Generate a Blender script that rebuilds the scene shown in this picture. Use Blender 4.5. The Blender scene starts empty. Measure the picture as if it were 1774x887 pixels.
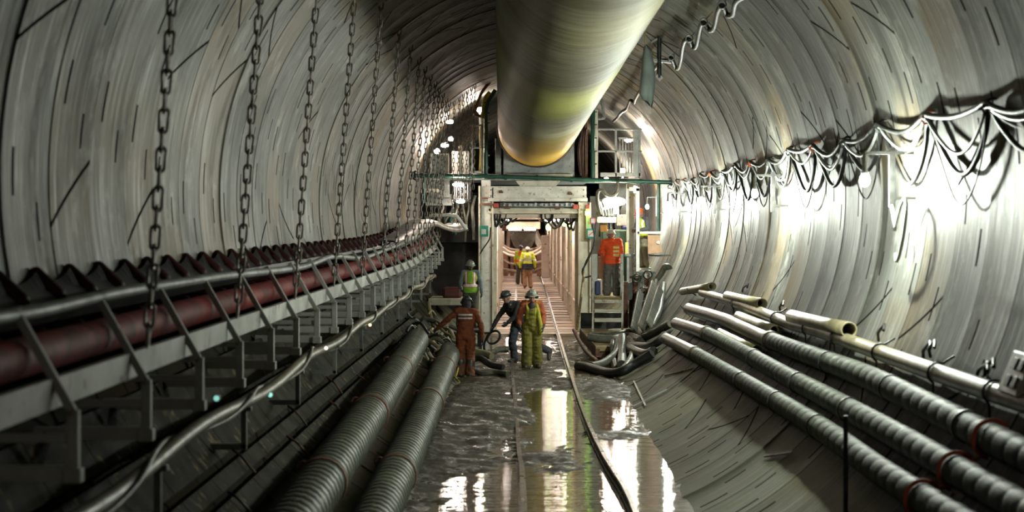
import bpy, bmesh, math, random
from mathutils import Vector, Matrix, noise, Quaternion
random.seed(7)
S = bpy.context.scene
COL = S.collection
PI = math.pi
F, VX, VY = 3450.0, 919.0, 383.0          # focal length in pixels, vanishing point of the tunnel axis
HC = 3.33                                 # camera height over the track bed
R, CX, CZ = 4.0, 0.246, 3.662             # tunnel radius and axis
RW = 1.42                                 # ring width
V = Vector

def P(px, py, d): return V(((px-VX)*d/F, d, HC-(py-VY)*d/F))
def cyl(px, py, r):
    u, v = (px-VX)/F, -(py-VY)/F
    a = u*u+v*v; b = -2*(u*CX+v*(CZ-HC)); c = CX*CX+(CZ-HC)**2-r*r
    d = (-b+math.sqrt(max(0, b*b-4*a*c)))/(2*a)
    return P(px, py, d)
def PC(px, py, d, m=.12):                # P, but never beyond the lining
    p = P(px, py, d)
    return p if math.hypot(p.x-CX, p.z-CZ) < R-m else cyl(px, py, R-m)
def flo(px, py, z=0.0): return P(px, py, (HC-z)*F/(py-VY))
def ring_pt(th, d, r): return V((CX+r*math.cos(th), d, CZ+r*math.sin(th)))
def theta(p): return math.atan2(p.z-CZ, p.x-CX)

ORD = ['', '', 'second ', 'third ', 'fourth ', 'fifth ', 'sixth ', 'seventh ', 'eighth ', 'ninth ', 'tenth ', 'eleventh ', 'twelfth ',
       'thirteenth ', 'fourteenth ', 'fifteenth ', 'sixteenth ', 'seventeenth ', 'eighteenth ', 'nineteenth ', 'twentieth ',
       'twenty-first ', 'twenty-second ', 'twenty-third ', 'twenty-fourth ', 'twenty-fifth ', 'twenty-sixth ']

# ------------------------------------------------------------------ mesh builder
class MB:
    def __init__(s): s.v = []; s.f = []; s.sm = []; s.uv = None
    def _add(s, vs, fs, smooth=False):
        o = len(s.v); s.v += [tuple(v) for v in vs]
        for f in fs: s.f.append(tuple(i+o for i in f)); s.sm.append(smooth)
    def box(s, a, b):
        x0, x1 = sorted((a[0], b[0])); y0, y1 = sorted((a[1], b[1])); z0, z1 = sorted((a[2], b[2]))
        vs = [(x0,y0,z0),(x1,y0,z0),(x1,y1,z0),(x0,y1,z0),(x0,y0,z1),(x1,y0,z1),(x1,y1,z1),(x0,y1,z1)]
        s._add(vs, [(0,3,2,1),(4,5,6,7),(0,1,5,4),(1,2,6,5),(2,3,7,6),(3,0,4,7)]); return s
    def bar(s, p, q, w, h, up=(0,0,1)):
        p, q = V(p), V(q); d = (q-p).normalized(); u = V(up)
        if abs(d.dot(u)) > .98: u = V((0,1,0))
        sx = d.cross(u).normalized()*w/2; sz = sx.cross(d).normalized()*h/2
        vs = [p-sx-sz, p+sx-sz, p+sx+sz, p-sx+sz, q-sx-sz, q+sx-sz, q+sx+sz, q-sx+sz]
        s._add(vs, [(0,1,2,3),(7,6,5,4),(0,4,5,1),(1,5,6,2),(2,6,7,3),(3,7,4,0)]); return s
    def rect(s, x0, y0, x1, y1, d, dep):
        a = P(x0, y0, d); b = P(x1, y1, d); s.box(a, (b.x, d+dep, b.z)); return s
    def tube(s, pts, r, n=10, cap=True, closed=False, hollow=0):
        pts = [V(p) for p in pts]; m = len(pts)
        rs = r if isinstance(r, (list, tuple)) else [r]*m
        tan = []
        for i in range(m):
            a = pts[(i-1) % m] if (i > 0 or closed) else pts[0]
            b = pts[(i+1) % m] if (i < m-1 or closed) else pts[-1]
            t = (b-a); tan.append(t.normalized() if t.length > 1e-9 else V((0,0,1)))
        u = V((0,0,1)) if abs(tan[0].z) < .9 else V((1,0,0))
        nrm = (u-tan[0]*u.dot(tan[0])).normalized()
        vs = []
        for i in range(m):
            nrm = (nrm-tan[i]*nrm.dot(tan[i]))
            nrm = nrm.normalized() if nrm.length > 1e-6 else tan[i].orthogonal().normalized()
            bn = tan[i].cross(nrm)
            for k in range(n):
                a = 2*PI*k/n
                vs.append(pts[i]+(nrm*math.cos(a)+bn*math.sin(a))*rs[i])
        fs = []
        for i in range(m if closed else m-1):
            for k in range(n):
                j = (i+1) % m
                fs.append((i*n+k, i*n+(k+1) % n, j*n+(k+1) % n, j*n+k))
        s._add(vs, fs, True)
        if cap and not closed: s._add(vs[:n], [tuple(range(n-1,-1,-1))]); s._add(vs[-n:], [tuple(range(n))])
        return s
    def pipe(s, pts, r, ri, n=14):                 # open-ended pipe with a wall thickness
        pts = [V(p) for p in pts]
        ring = lambda c, t, rr: [c+(A*math.cos(2*PI*k/n)+B*math.sin(2*PI*k/n))*rr for k in range(n)]
        rows = []
        seq = [(p, r) for p in pts]+[(p, ri) for p in reversed(pts)]
        T = (pts[-1]-pts[0]).normalized(); A = T.orthogonal().normalized(); B = T.cross(A)
        vs = []
        for c, rr in seq: vs += ring(c, T, rr)
        m = len(seq); fs = [(i*n+k, i*n+(k+1)%n, ((i+1)%m)*n+(k+1)%n, ((i+1)%m)*n+k) for i in range(m) for k in range(n)]
        s._add(vs, fs, True); return s
    def lathe(s, c, prof, n=16, axis=(0,0,1)):
        ax = V(axis).normalized(); A = ax.orthogonal().normalized(); B = ax.cross(A); vs = []
        for r, h in prof:
            vs += [V(c)+ax*h+(A*math.cos(2*PI*k/n)+B*math.sin(2*PI*k/n))*r for k in range(n)]
        m = len(prof)
        s._add(vs, [(i*n+k, i*n+(k+1)%n, (i+1)*n+(k+1)%n, (i+1)*n+k) for i in range(m-1) for k in range(n)], True)
        s._add(vs[:n], [tuple(range(n-1,-1,-1))]); s._add(vs[-n:], [tuple(range(n))]); return s
    def ell(s, c, rad, rot=None, n=14, m=9):
        c = V(c); vs = []; M = rot or Matrix.Identity(3)
        for i in range(m+1):
            t = PI*i/m
            for k in range(n):
                a = 2*PI*k/n
                vs.append(c+M@V((rad[0]*math.sin(t)*math.cos(a), rad[1]*math.sin(t)*math.sin(a), rad[2]*math.cos(t))))
        s._add(vs, [(i*n+k, (i+1)*n+k, (i+1)*n+(k+1)%n, i*n+(k+1)%n) for i in range(m) for k in range(n)], True); return s
    def cap(s, p, q, r0, r1, n=12):               # tapered limb with round ends
        p, q = V(p), V(q); d = q-p
        if d.length < 1e-5: return s.ell(p, (r0,)*3)
        t = d.normalized(); pts, rs = [], []
        for k in range(6): a = PI/2*(1-k/5.); pts.append(p-t*r0*math.sin(a)); rs.append(max(1e-4, r0*math.cos(a)))
        for k in range(6): a = PI/2*k/5.; pts.append(q+t*r1*math.sin(a)); rs.append(max(1e-4, r1*math.cos(a)))
        return s.tube(pts, rs, n)
    def prism(s, poly, y0, y1):                   # polygon in x,z extruded along y
        n = len(poly)
        vs = [(x,y0,z) for x,z in poly]+[(x,y1,z) for x,z in poly]
        s._add(vs, [tuple(range(n)), tuple(range(2*n-1,n-1,-1))]+[(i, n+i, n+(i+1)%n, (i+1)%n) for i in range(n)]); return s
    def torus(s, c, R0, r, axis=(0,0,1), n=20, m=8, sx=1, sy=1, up=None):
        ax = V(axis).normalized(); A = (V(up)-ax*V(up).dot(ax)).normalized() if up else ax.orthogonal().normalized(); B = ax.cross(A)
        return s.tube([V(c)+A*math.cos(2*PI*k/n)*R0*sx+B*math.sin(2*PI*k/n)*R0*sy for k in range(n)], r, m, closed=True)
    def build(s, name, mat, parent=None, bevel=0, fix=False):
        me = bpy.data.meshes.new(name); me.from_pydata(s.v, [], s.f)
        if len(s.sm) == len(me.polygons): me.polygons.foreach_set('use_smooth', s.sm)
        bm = bmesh.new(); bm.from_mesh(me); bmesh.ops.recalc_face_normals(bm, faces=bm.faces); bm.to_mesh(me); bm.free()
        return link(name, me, mat, parent, bevel)

def link(name, me, mat, parent=None, bevel=0):
    o = bpy.data.objects.new(name, me)
    if mat: me.materials.append(mat)
    COL.objects.link(o)
    if parent:
        o.parent = parent; o.matrix_parent_inverse = Matrix.Translation(parent.location).inverted() if not parent.rotation_euler.z else parent.matrix_basis.inverted()
    if bevel:
        b = o.modifiers.new('bevel', 'BEVEL'); b.width = bevel; b.segments = 2; b.limit_method = 'ANGLE'
    return o
def dup(o, parent, dloc):
    c = o.copy(); COL.objects.link(c); c.parent = parent; c.matrix_parent_inverse = o.matrix_parent_inverse.copy(); c.location = o.location+V(dloc); return c
def tag(o, label, cat, group=None, kind=None):
    o['label'] = label; o['category'] = cat
    if group: o['group'] = group
    if kind: o['kind'] = kind
    return o
def struct(o, label=None):
    o['kind'] = 'structure'
    if label: o['label'] = label
    return o
def thing(name, loc, label, cat, group=None):
    o = bpy.data.objects.new(name, None); o.empty_display_size = .2; o.location = loc; COL.objects.link(o)
    return tag(o, label, cat, group)
def smooth_path(pts, n=8, closed=False):
    pts = [V(p) for p in pts]; out = []
    m = len(pts)
    for i in range(m if closed else m-1):
        if closed: a, b, c, d = pts[i-1], pts[i], pts[(i+1)%m], pts[(i+2)%m]
        else: a, b, c, d = pts[max(0,i-1)], pts[i], pts[i+1], pts[min(m-1,i+2)]
        for k in range(n):
            t = k/n
            out.append(.5*((2*b)+(c-a)*t+(2*a-5*b+4*c-d)*t*t+(3*b-a-3*c+d)*t**3))
    if not closed: out.append(pts[-1])
    return out
def resample(pts, step):
    out = [pts[0].copy()]; acc = 0
    for a, b in zip(pts, pts[1:]):
        L = (b-a).length
        if L < 1e-9: continue
        t = step-acc
        while t <= L: out.append(a+(b-a)*(t/L)); t += step
        acc = (acc+L) % step if t-step <= L else acc+L
        acc = L-(t-step)
    return out

# ------------------------------------------------------------------ materials
def nodes(name):
    m = bpy.data.materials.new(name); m.use_nodes = True; nt = m.node_tree; nt.nodes.clear()
    out = nt.nodes.new('ShaderNodeOutputMaterial'); b = nt.nodes.new('ShaderNodeBsdfPrincipled')
    nt.links.new(b.outputs[0], out.inputs[0]); return m, nt, b
def setin(nt, sock, val):
    if hasattr(val, 'is_linked') or hasattr(val, 'links'): nt.links.new(val, sock)
    else: sock.default_value = val
def mth(nt, op, a, b=0.0, c=0.0):
    n = nt.nodes.new('ShaderNodeMath'); n.operation = op
    setin(nt, n.inputs[0], a); setin(nt, n.inputs[1], b); setin(nt, n.inputs[2], c); return n.outputs[0]
def mixc(nt, f, a, b, mode='MIX'):
    n = nt.nodes.new('ShaderNodeMix'); n.data_type = 'RGBA'; n.blend_type = mode
    setin(nt, n.inputs[0], f); setin(nt, n.inputs[6], a if not isinstance(a, tuple) else (*a[:3],1)); setin(nt, n.inputs[7], b if not isinstance(b, tuple) else (*b[:3],1))
    return n.outputs[2]
def noi(nt, vec, scale, detail=5, rough=.55, sc=None):
    if sc:
        mp = nt.nodes.new('ShaderNodeMapping'); nt.links.new(vec, mp.inputs[0]); mp.inputs['Scale'].default_value = sc; vec = mp.outputs[0]
    n = nt.nodes.new('ShaderNodeTexNoise'); nt.links.new(vec, n.inputs['Vector'])
    n.inputs['Scale'].default_value = scale; n.inputs['Detail'].default_value = detail; n.inputs['Roughness'].default_value = rough
    return n.outputs[0]
def rmp(nt, f, a, b):
    n = nt.nodes.new('ShaderNodeMapRange'); n.interpolation_type = 'SMOOTHSTEP'
    nt.links.new(f, n.inputs[0]); n.inputs[1].default_value = a; n.inputs[2].default_value = b; return n.outputs[0]
def bump(nt, b, h, strength, dist=.02):
    n = nt.nodes.new('ShaderNodeBump'); n.inputs['Strength'].default_value = strength; n.inputs['Distance'].default_value = dist
    nt.links.new(h, n.inputs['Height']); nt.links.new(n.outputs[0], b.inputs['Normal'])
def coord(nt, which='Object'):
    return nt.nodes.new('ShaderNodeTexCoord').outputs[which]
MATS = {}
def pm(name, c1, c2=None, scale=3, rough=.6, metal=0, bmp=.2, sc=None, lo=.35, hi=.65, spec=.5, c3=None):
    """two-tone worn material: c2 shows in noise patches, c3 (rust, mud) in sparse spots"""
    if name in MATS: return MATS[name]
    m, nt, b = nodes(name); v = coord(nt)
    c2 = c2 or tuple(x*.65 for x in c1)
    n = noi(nt, v, scale, 6, .6, sc); col = mixc(nt, rmp(nt, n, lo, hi), c1, c2)
    if c3:
        n3 = noi(nt, v, scale*2.3, 7, .65); col = mixc(nt, rmp(nt, n3, .58, .68), col, c3)
    setin(nt, b.inputs['Base Color'], col)
    setin(nt, b.inputs['Roughness'], mth(nt, 'ADD', rough-.12, mth(nt, 'MULTIPLY', n, .24)))
    b.inputs['Metallic'].default_value = metal; b.inputs['Specular IOR Level'].default_value = spec
    if bmp: bump(nt, b, noi(nt, v, scale*7, 4), bmp, .01)
    MATS[name] = m; return m
def em(name, col, strength):
    if name in MATS: return MATS[name]
    m, nt, b = nodes(name); b.inputs['Base Color'].default_value = (*col,1); b.inputs['Emission Color'].default_value = (*col,1)
    b.inputs['Emission Strength'].default_value = strength; MATS[name] = m; return m

M_steel = pm('dark_steel', (.06,.062,.06), (.03,.03,.03), 6, .45, .6)
M_black = pm('black_rubber', (.018,.018,.018), (.03,.03,.027), 5, .5)
M_galv = pm('galvanised', (.36,.37,.37), (.22,.22,.21), 5, .4, .8)
M_white = pm('white_paint', (.66,.66,.62), (.5,.49,.44), 3, .5, c3=(.28,.17,.10))
M_cream = pm('cream_paint', (.60,.57,.47), (.45,.42,.33), 2.5, .5, c3=(.22,.12,.06))
M_pink = pm('rusty_white_paint', (.74,.65,.57), (.60,.49,.40), 1.6, .55, c3=(.26,.13,.08), spec=.25)
M_green = pm('green_paint', (.015,.085,.06), (.01,.05,.038), 5, .4)
M_grey = pm('grey_paint', (.30,.32,.31), (.2,.21,.2), 4, .5, c3=(.15,.1,.07))
M_red = pm('red_paint', (.42,.06,.04), (.25,.04,.03), 5, .5)
M_rust = pm('rust', (.20,.095,.055), (.10,.05,.035), 6, .75, .2)
M_chain = pm('chain_steel', (.24,.22,.19), (.12,.10,.08), 12, .45, .5)
M_orange = pm('orange_tape', (.85,.17,.05), (.6,.12,.05), 8, .6)
M_yellow = pm('yellow_rope', (.5,.42,.06), (.3,.26,.05), 9, .7)
M_wood = pm('muddy_timber', (.30,.23,.11), (.16,.12,.06), 4, .8, sc=(1,1,4))
M_brownbox = pm('brown_board', (.36,.22,.13), (.27,.16,.09), 5, .75)
M_lampbody = pm('lamp_housing', (.35,.36,.36), (.22,.22,.22), 6, .4, .5)
M_hosegrey = pm('grey_hose', (.115,.12,.095), (.06,.062,.048), 5, .5, spec=.25, c3=(.17,.15,.10))
M_pvc = pm('pale_pvc', (.25,.225,.13), (.17,.15,.09), 4, .4, c3=(.2,.15,.08))
M_pvc2 = pm('yellow_pvc', (.34,.32,.14), (.25,.23,.11), 4, .3)
M_bore = pm('pipe_bore', (.02,.02,.018), (.03,.03,.025), 5, .7)
M_blue = pm('blue_plastic', (.03,.05,.20), (.02,.03,.12), 5, .45)
M_cable = pm('black_cable', (.012,.013,.013), (.03,.03,.03), 7, .5, spec=.12)
M_greycable = pm('pale_cable', (.5,.52,.5), (.36,.38,.37), 7, .35)
E_cool = em('lamp_cool', (.93,1.0,.87), 6200)
E_warm = em('lamp_warm', (1.0,.82,.70), 210)
E_warm2 = em('lamp_warm_strong', (1.0,.82,.66), 1300)
E_ringl = em('lamp_ring_left', (1.0,.84,.70), 420)
E_far = em('lamp_small', (1.0,.85,.7), 260)
E_green = em('lamp_green', (.55,1.0,.15), 14)
E_glint_amber = em('glint_amber', (1.0,.55,.25), 5)  # glow of the orange highlight bead on the olive pipe
# ------------------------------------------------------------------ the lining
def lining_material():
    m, nt, b = nodes('segment_concrete')
    uvn = nt.nodes.new('ShaderNodeUVMap'); uvn.uv_map = 'ring'; uv = uvn.outputs[0]
    sp = nt.nodes.new('ShaderNodeSeparateXYZ'); nt.links.new(uv, sp.inputs[0]); u, v = sp.outputs[0], sp.outputs[1]
    ring = mth(nt, 'FLOOR', u); fu = mth(nt, 'FRACT', u)
    wn = nt.nodes.new('ShaderNodeTexWhiteNoise'); wn.noise_dimensions = '1D'; nt.links.new(ring, wn.inputs['W'])
    spc = nt.nodes.new('ShaderNodeSeparateColor'); nt.links.new(wn.outputs['Color'], spc.inputs[0]); h1, h2, h3 = spc.outputs
    sg = mth(nt, 'SUBTRACT', mth(nt, 'MULTIPLY', mth(nt, 'GREATER_THAN', h2, .45), 2.0), 1.0)
    vv = mth(nt, 'ADD', v, mth(nt, 'MULTIPLY', h1, 4.19))
    # skewed joints between the segments of a ring
    s = mth(nt, 'FRACT', mth(nt, 'ADD', mth(nt, 'DIVIDE', vv, 4.19), mth(nt, 'MULTIPLY', mth(nt, 'MULTIPLY', mth(nt, 'SUBTRACT', fu, .5), sg), .13)))
    diag = mth(nt, 'LESS_THAN', mth(nt, 'ABSOLUTE', mth(nt, 'SUBTRACT', s, .5)), .0052)
    # bolt pockets: dark slots in two columns of every ring
    c1 = mth(nt, 'LESS_THAN', mth(nt, 'ABSOLUTE', mth(nt, 'SUBTRACT', fu, .25)), .026)
    c2 = mth(nt, 'LESS_THAN', mth(nt, 'ABSOLUTE', mth(nt, 'SUBTRACT', fu, .74)), .022)
    t1 = mth(nt, 'LESS_THAN', mth(nt, 'FRACT', mth(nt, 'DIVIDE', vv, 1.047)), .34)
    t2 = mth(nt, 'LESS_THAN', mth(nt, 'FRACT', mth(nt, 'ADD', mth(nt, 'DIVIDE', vv, 1.047), .62)), .28)
    k1 = mth(nt, 'GREATER_THAN', mth(nt, 'FRACT', mth(nt, 'MULTIPLY', mth(nt, 'FLOOR', mth(nt, 'DIVIDE', vv, 1.047)), .377)), .30)
    pock = mth(nt, 'MULTIPLY', k1, mth(nt, 'MAXIMUM', mth(nt, 'MULTIPLY', c1, t1), mth(nt, 'MULTIPLY', c2, t2)))
    mask = mth(nt, 'MAXIMUM', diag, pock)
    # streaks run round the ring, blotches and stains
    st = noi(nt, uv, 1.0, 7, .62, (9, .28, 1)); st2 = noi(nt, uv, 1.0, 5, .6, (38, .9, 1)); bl = noi(nt, uv, 1.0, 6, .6, (.8, .55, 1))
    cc = nt.nodes.new('ShaderNodeCombineXYZ'); nt.links.new(mth(nt, 'MULTIPLY', ring, 3.7), cc.inputs[0]); nt.links.new(mth(nt, 'MULTIPLY', v, .35), cc.inputs[1])
    stain = noi(nt, cc.outputs[0], 1.0, 3, .5)
    col = mixc(nt, rmp(nt, st, .30, .70), (.064,.066,.057), (.126,.128,.112))
    col = mixc(nt, mth(nt, 'MULTIPLY', rmp(nt, st2, .50, .68), .5), col, (.28,.27,.235))
    col = mixc(nt, mth(nt, 'MULTIPLY', rmp(nt, stain, .47, .66), .75), col, (.15,.092,.028))
    col = mixc(nt, mth(nt, 'MULTIPLY', h3, .32), col, (.085,.095,.09))
    col = mixc(nt, mth(nt, 'MULTIPLY', rmp(nt, bl, .50, .64), .55), col, (.034,.034,.027))
    pat = noi(nt, uv, 1.0, 6, .68, (1.7, 1.15, 1)); col = mixc(nt, mth(nt, 'MULTIPLY', rmp(nt, pat, .52, .70), .6), col, (.30,.30,.27))
    so = nt.nodes.new('ShaderNodeSeparateXYZ'); nt.links.new(coord(nt), so.inputs[0])
    silt = rmp(nt, mth(nt, 'SUBTRACT', mth(nt, 'ADD', mth(nt, 'MULTIPLY', st, .9), mth(nt, 'MULTIPLY', bl, 1.4)), so.outputs[2]), -.35, .75)
    col = mixc(nt, mth(nt, 'MULTIPLY', silt, .72), col, (.085,.088,.052))
    muck_shade = mth(nt, 'MULTIPLY', rmp(nt, mth(nt, 'SUBTRACT', mth(nt, 'ADD', mth(nt, 'MULTIPLY', st, .7), mth(nt, 'MULTIPLY', bl, .7)), so.outputs[2]), -2.35, -1.75), rmp(nt, mth(nt, 'ADD', so.outputs[0], mth(nt, 'MULTIPLY', bl, .4)), -2.0, -2.4))
    col = mixc(nt, mth(nt, 'MULTIPLY', muck_shade, .85), col, (.022,.021,.015))  # shade behind and below the conveyor painted into the lining colour, with dirt
    col = mixc(nt, mask, col, (.012,.011,.010)); dull = mth(nt, 'MAXIMUM', mask, muck_shade)
    setin(nt, b.inputs['Base Color'], col)
    setin(nt, b.inputs['Roughness'], mth(nt, 'MAXIMUM', mth(nt, 'MULTIPLY', dull, .9), mth(nt, 'ADD', .30, mth(nt, 'ADD', mth(nt, 'MULTIPLY', st, .30), mth(nt, 'MULTIPLY', bl, .22)))))
    setin(nt, b.inputs['Specular IOR Level'], mth(nt, 'MULTIPLY', mth(nt, 'SUBTRACT', 1.0, dull), mth(nt, 'ADD', .06, mth(nt, 'MULTIPLY', rmp(nt, st2, .50, .70), .34))))
    hgt = mth(nt, 'SUBTRACT', mth(nt, 'ADD', mth(nt, 'MULTIPLY', st, .35), mth(nt, 'MULTIPLY', st2, .22)), mth(nt, 'MULTIPLY', mask, 1.2))
    bump(nt, b, hgt, .42, .025)
    return m
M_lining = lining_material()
rnd = random.Random(3)
Y0, NR = 15.5-RW*14, 96
ring_off = [(rnd.uniform(-.012,.012), rnd.uniform(-.012,.012)) for _ in range(NR)]
def lining(name, t0, t1):
    n = max(8, int((t1-t0)*R/.13)); vs, fs, uvs = [], [], []
    prof = []
    for i in range(NR):
        a, c = ring_off[i]; y = Y0+i*RW
        for k, (f, dr) in enumerate(((0, -.014), (.007, -.014), (.012, 0), (.2, .006), (.5, .009), (.8, .006), (.988, 0), (.993, -.014))):
            prof.append((y+f*RW, R-(a+(c-a)*f)+dr*(1 if k not in (0, 1, 7) else -1), i+f))
    for (y, r, u) in prof:
        for k in range(n+1):
            th = t0+(t1-t0)*k/n
            vs.append(ring_pt(th, y, r)); uvs.append((u, th*R))
    m = len(prof)
    for i in range(m-1):
        for k in range(n): fs.append((i*(n+1)+k, (i+1)*(n+1)+k, (i+1)*(n+1)+k+1, i*(n+1)+k+1))
    me = bpy.data.meshes.new(name); me.from_pydata(vs, [], fs); me.polygons.foreach_set('use_smooth', [True]*len(fs))
    ul = me.uv_layers.new(name='ring')
    for l in me.loops: ul.data[l.index].uv = uvs[l.vertex_index]
    bm = bmesh.new(); bm.from_mesh(me)
    for e in bm.edges:
        if len(e.link_faces) == 2 and e.calc_face_angle(0) > .5: e.smooth = False
    bm.to_mesh(me); bm.free()
    return struct(link(name, me, M_lining))
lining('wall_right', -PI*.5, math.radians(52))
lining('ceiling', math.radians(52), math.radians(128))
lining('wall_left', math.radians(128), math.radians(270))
mb = MB(); n = 48
mb._add([ring_pt(2*PI*k/n, Y0+NR*RW-.02, R+.05) for k in range(n)], [tuple(range(n))])
struct(mb.build('wall_back', pm('dark_concrete', (.1,.1,.09))))
mb = MB(); mb._add([ring_pt(2*PI*k/n, Y0+.02, R+.05) for k in range(n)], [tuple(range(n))])
struct(mb.build('wall_front', pm('dark_concrete', (.1,.1,.09))))

# ------------------------------------------------------------------ muddy track bed and the water standing on it
def bed_height(x, d):
    n1 = noise.noise(V((x*1.1, d*.42, 3.1))); n2 = noise.noise(V((x*3.3, d*1.3, 8.2))); n3 = noise.noise(V((x*9, d*5, 1.7)))
    n4 = noise.noise(V((x*15, d*9, 5.7)))
    h = -.020+.040*n1+.030*n2+.022*n3+.013*n4
    def bumpf(x0, d0, sx, sd, a): return a*math.exp(-((x-x0)/sx)**2-((d-d0)/sd)**2)
    h += bumpf(-.95, 36, .55, 7, .085)+bumpf(-1.5, 30, .35, 12, .09)+bumpf(-.4, 33.5, .5, 2.6, .055)+bumpf(.2, 27.6, .55, 1.6, .045)
    h += bumpf(1.55, 38.5, .5, 2.0, .07)+bumpf(1.1, 40.5, 1.1, 1.6, .05)+bumpf(-.6, 44, 1.0, 4, .07)+bumpf(1.35, 31.0, .55, .9, .045)
    h += bumpf(.6, 50, 1.2, 5, .03)
    h -= bumpf(.25, 24, .8, 2.6, .035)+bumpf(1.35, 24.5, .45, 4.5, .05)+bumpf(.35, 35, .35, 4, .04)+bumpf(1.35, 34.5, .4, 2.4, .05)
    return h
xs = [-1.62+i*.045 for i in range(83)]; ds = [9+j*.075 for j in range(int((60.5-9)/.075))]
mb = MB(); vs = [(x, d, bed_height(x, d)) for d in ds for x in xs]; W = len(xs)
mb._add(vs, [(j*W+i, j*W+i+1, (j+1)*W+i+1, (j+1)*W+i) for j in range(len(ds)-1) for i in range(W-1)], True)
def mud_material():
    m, nt, b = nodes('mud'); v = coord(nt)
    n = noi(nt, v, 1.3, 7, .65); n2 = noi(nt, v, 14, 6, .7)
    col = mixc(nt, rmp(nt, n, .35, .65), (.050,.037,.017), (.030,.024,.011))
    col = mixc(nt, mth(nt, 'MULTIPLY', rmp(nt, n2, .5, .75), .5), col, (.085,.072,.048))
    setin(nt, b.inputs['Base Color'], col); setin(nt, b.inputs['Roughness'], mth(nt, 'ADD', .16, mth(nt, 'MULTIPLY', rmp(nt, noi(nt, v, 2.2, 6, .7), .38, .56), .5)))
    b.inputs['Specular IOR Level'].default_value = .15; bump(nt, b, n2, 1.0, .06); return m
struct(mb.build('floor', mud_material()), 'wet olive-brown mud of the track bed')
def water_material():
    m, nt, b = nodes('silty_water'); v = coord(nt)
    w = noi(nt, v, 1.0, 4, .6, (.7, 3.6, 1)); w2 = noi(nt, v, 1.0, 3, .6, (2.5, 13, 1))
    b.inputs['Base Color'].default_value = (.055,.042,.025,1); b.inputs['Roughness'].default_value = .035
    b.inputs['IOR'].default_value = 1.45; b.inputs['Specular IOR Level'].default_value = .8
    bump(nt, b, mth(nt, 'ADD', w, mth(nt, 'MULTIPLY', w2, .28)), .9, .014); return m
mb = MB(); mb._add([(-1.395,9,-.004),(1.887,9,-.004),(1.887,59.5,-.004),(-1.395,59.5,-.004)], [(0,1,2,3)])
o = mb.build('standing_water', water_material()); tag(o, 'brown silty water standing along the muddy track bed', 'water', kind='stuff')

# flat precast strips laid along the left invert, with a gap at every ring
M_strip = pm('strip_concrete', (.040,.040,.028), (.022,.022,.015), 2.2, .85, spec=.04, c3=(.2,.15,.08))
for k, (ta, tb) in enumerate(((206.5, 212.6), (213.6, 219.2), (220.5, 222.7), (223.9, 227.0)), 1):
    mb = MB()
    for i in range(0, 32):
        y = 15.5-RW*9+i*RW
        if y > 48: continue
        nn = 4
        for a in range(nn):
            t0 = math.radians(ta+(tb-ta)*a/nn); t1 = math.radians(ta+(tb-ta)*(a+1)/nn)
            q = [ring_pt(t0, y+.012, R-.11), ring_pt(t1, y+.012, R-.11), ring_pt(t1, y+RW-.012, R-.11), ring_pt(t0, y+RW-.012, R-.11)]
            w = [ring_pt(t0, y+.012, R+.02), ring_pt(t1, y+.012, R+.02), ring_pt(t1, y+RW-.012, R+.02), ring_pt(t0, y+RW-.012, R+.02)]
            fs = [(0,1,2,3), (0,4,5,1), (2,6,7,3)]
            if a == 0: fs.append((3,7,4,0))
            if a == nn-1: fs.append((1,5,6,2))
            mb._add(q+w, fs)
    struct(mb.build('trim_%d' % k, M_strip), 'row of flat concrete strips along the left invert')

# ------------------------------------------------------------------ world, camera, render look
w = bpy.data.worlds.new('world'); S.world = w; w.use_nodes = True
w.node_tree.nodes['Background'].inputs[0].default_value = (.6,.7,.7,1); w.node_tree.nodes['Background'].inputs[1].default_value = .0
cam = bpy.data.cameras.new('camera'); co = bpy.data.objects.new('camera', cam); COL.objects.link(co); S.camera = co
co.location = (0, 0, HC); co.rotation_euler = (PI/2, 0, 0)
cam.sensor_width = 36; cam.lens = 36*F/1774; cam.shift_x = -(VX-887)/1774; cam.shift_y = (VY-443.5)/1774
cam.clip_start = .05; cam.clip_end = 400
cam.dof.use_dof = True; cam.dof.focus_distance = 50; cam.dof.aperture_fstop = 2.2
S.view_settings.view_transform = 'Standard'; S.view_settings.look = 'None'; S.view_settings.gamma = 1; S.view_settings.use_curve_mapping = False
S.view_settings.exposure = -0.25
try:
    S.cycles.use_denoising = True; S.cycles.max_bounces = 7; S.cycles.diffuse_bounces = 4; S.cycles.glossy_bounces = 4; S.cycles.sample_clamp_indirect = 6
except Exception: pass
# ------------------------------------------------------------------ belt conveyor hung along the left wall
M_belt = pm('belt_rubber', (.012,.012,.012), (.022,.02,.018), 4, .5)
M_struct = pm('conveyor_paint', (.19,.20,.185), (.12,.125,.115), 3, .55, spec=.25, c3=(.08,.06,.04))
M_beamw = pm('conveyor_beam_paint', (.46,.46,.43), (.32,.32,.29), 2, .6, spec=.2, c3=(.16,.12,.09))
M_redroll = pm('red_roller_paint', (.20,.014,.012), (.08,.008,.007), 3, .7, spec=.1)
M_idler = pm('idler_paint', (.05,.010,.009), (.02,.008,.008), 4, .6, spec=.2)
conv = thing('belt_conveyor', (-2.9, 11.2, 1.9), 'long dark belt conveyor on pale brackets and red rollers along the left wall', 'conveyor')
FR0, FRS, NFR = 11.2, 2.13, 23
XP, XB = -2.57, -2.90
D0, D1 = 6.2, 58.5
def lift(d): return .30*max(0, (d-40)/18)**2            # the conveyor climbs to the gantry
mb = MB(); ys = [D0+i*.133 for i in range(int((D1-D0)/.133))]; cs = []
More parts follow.
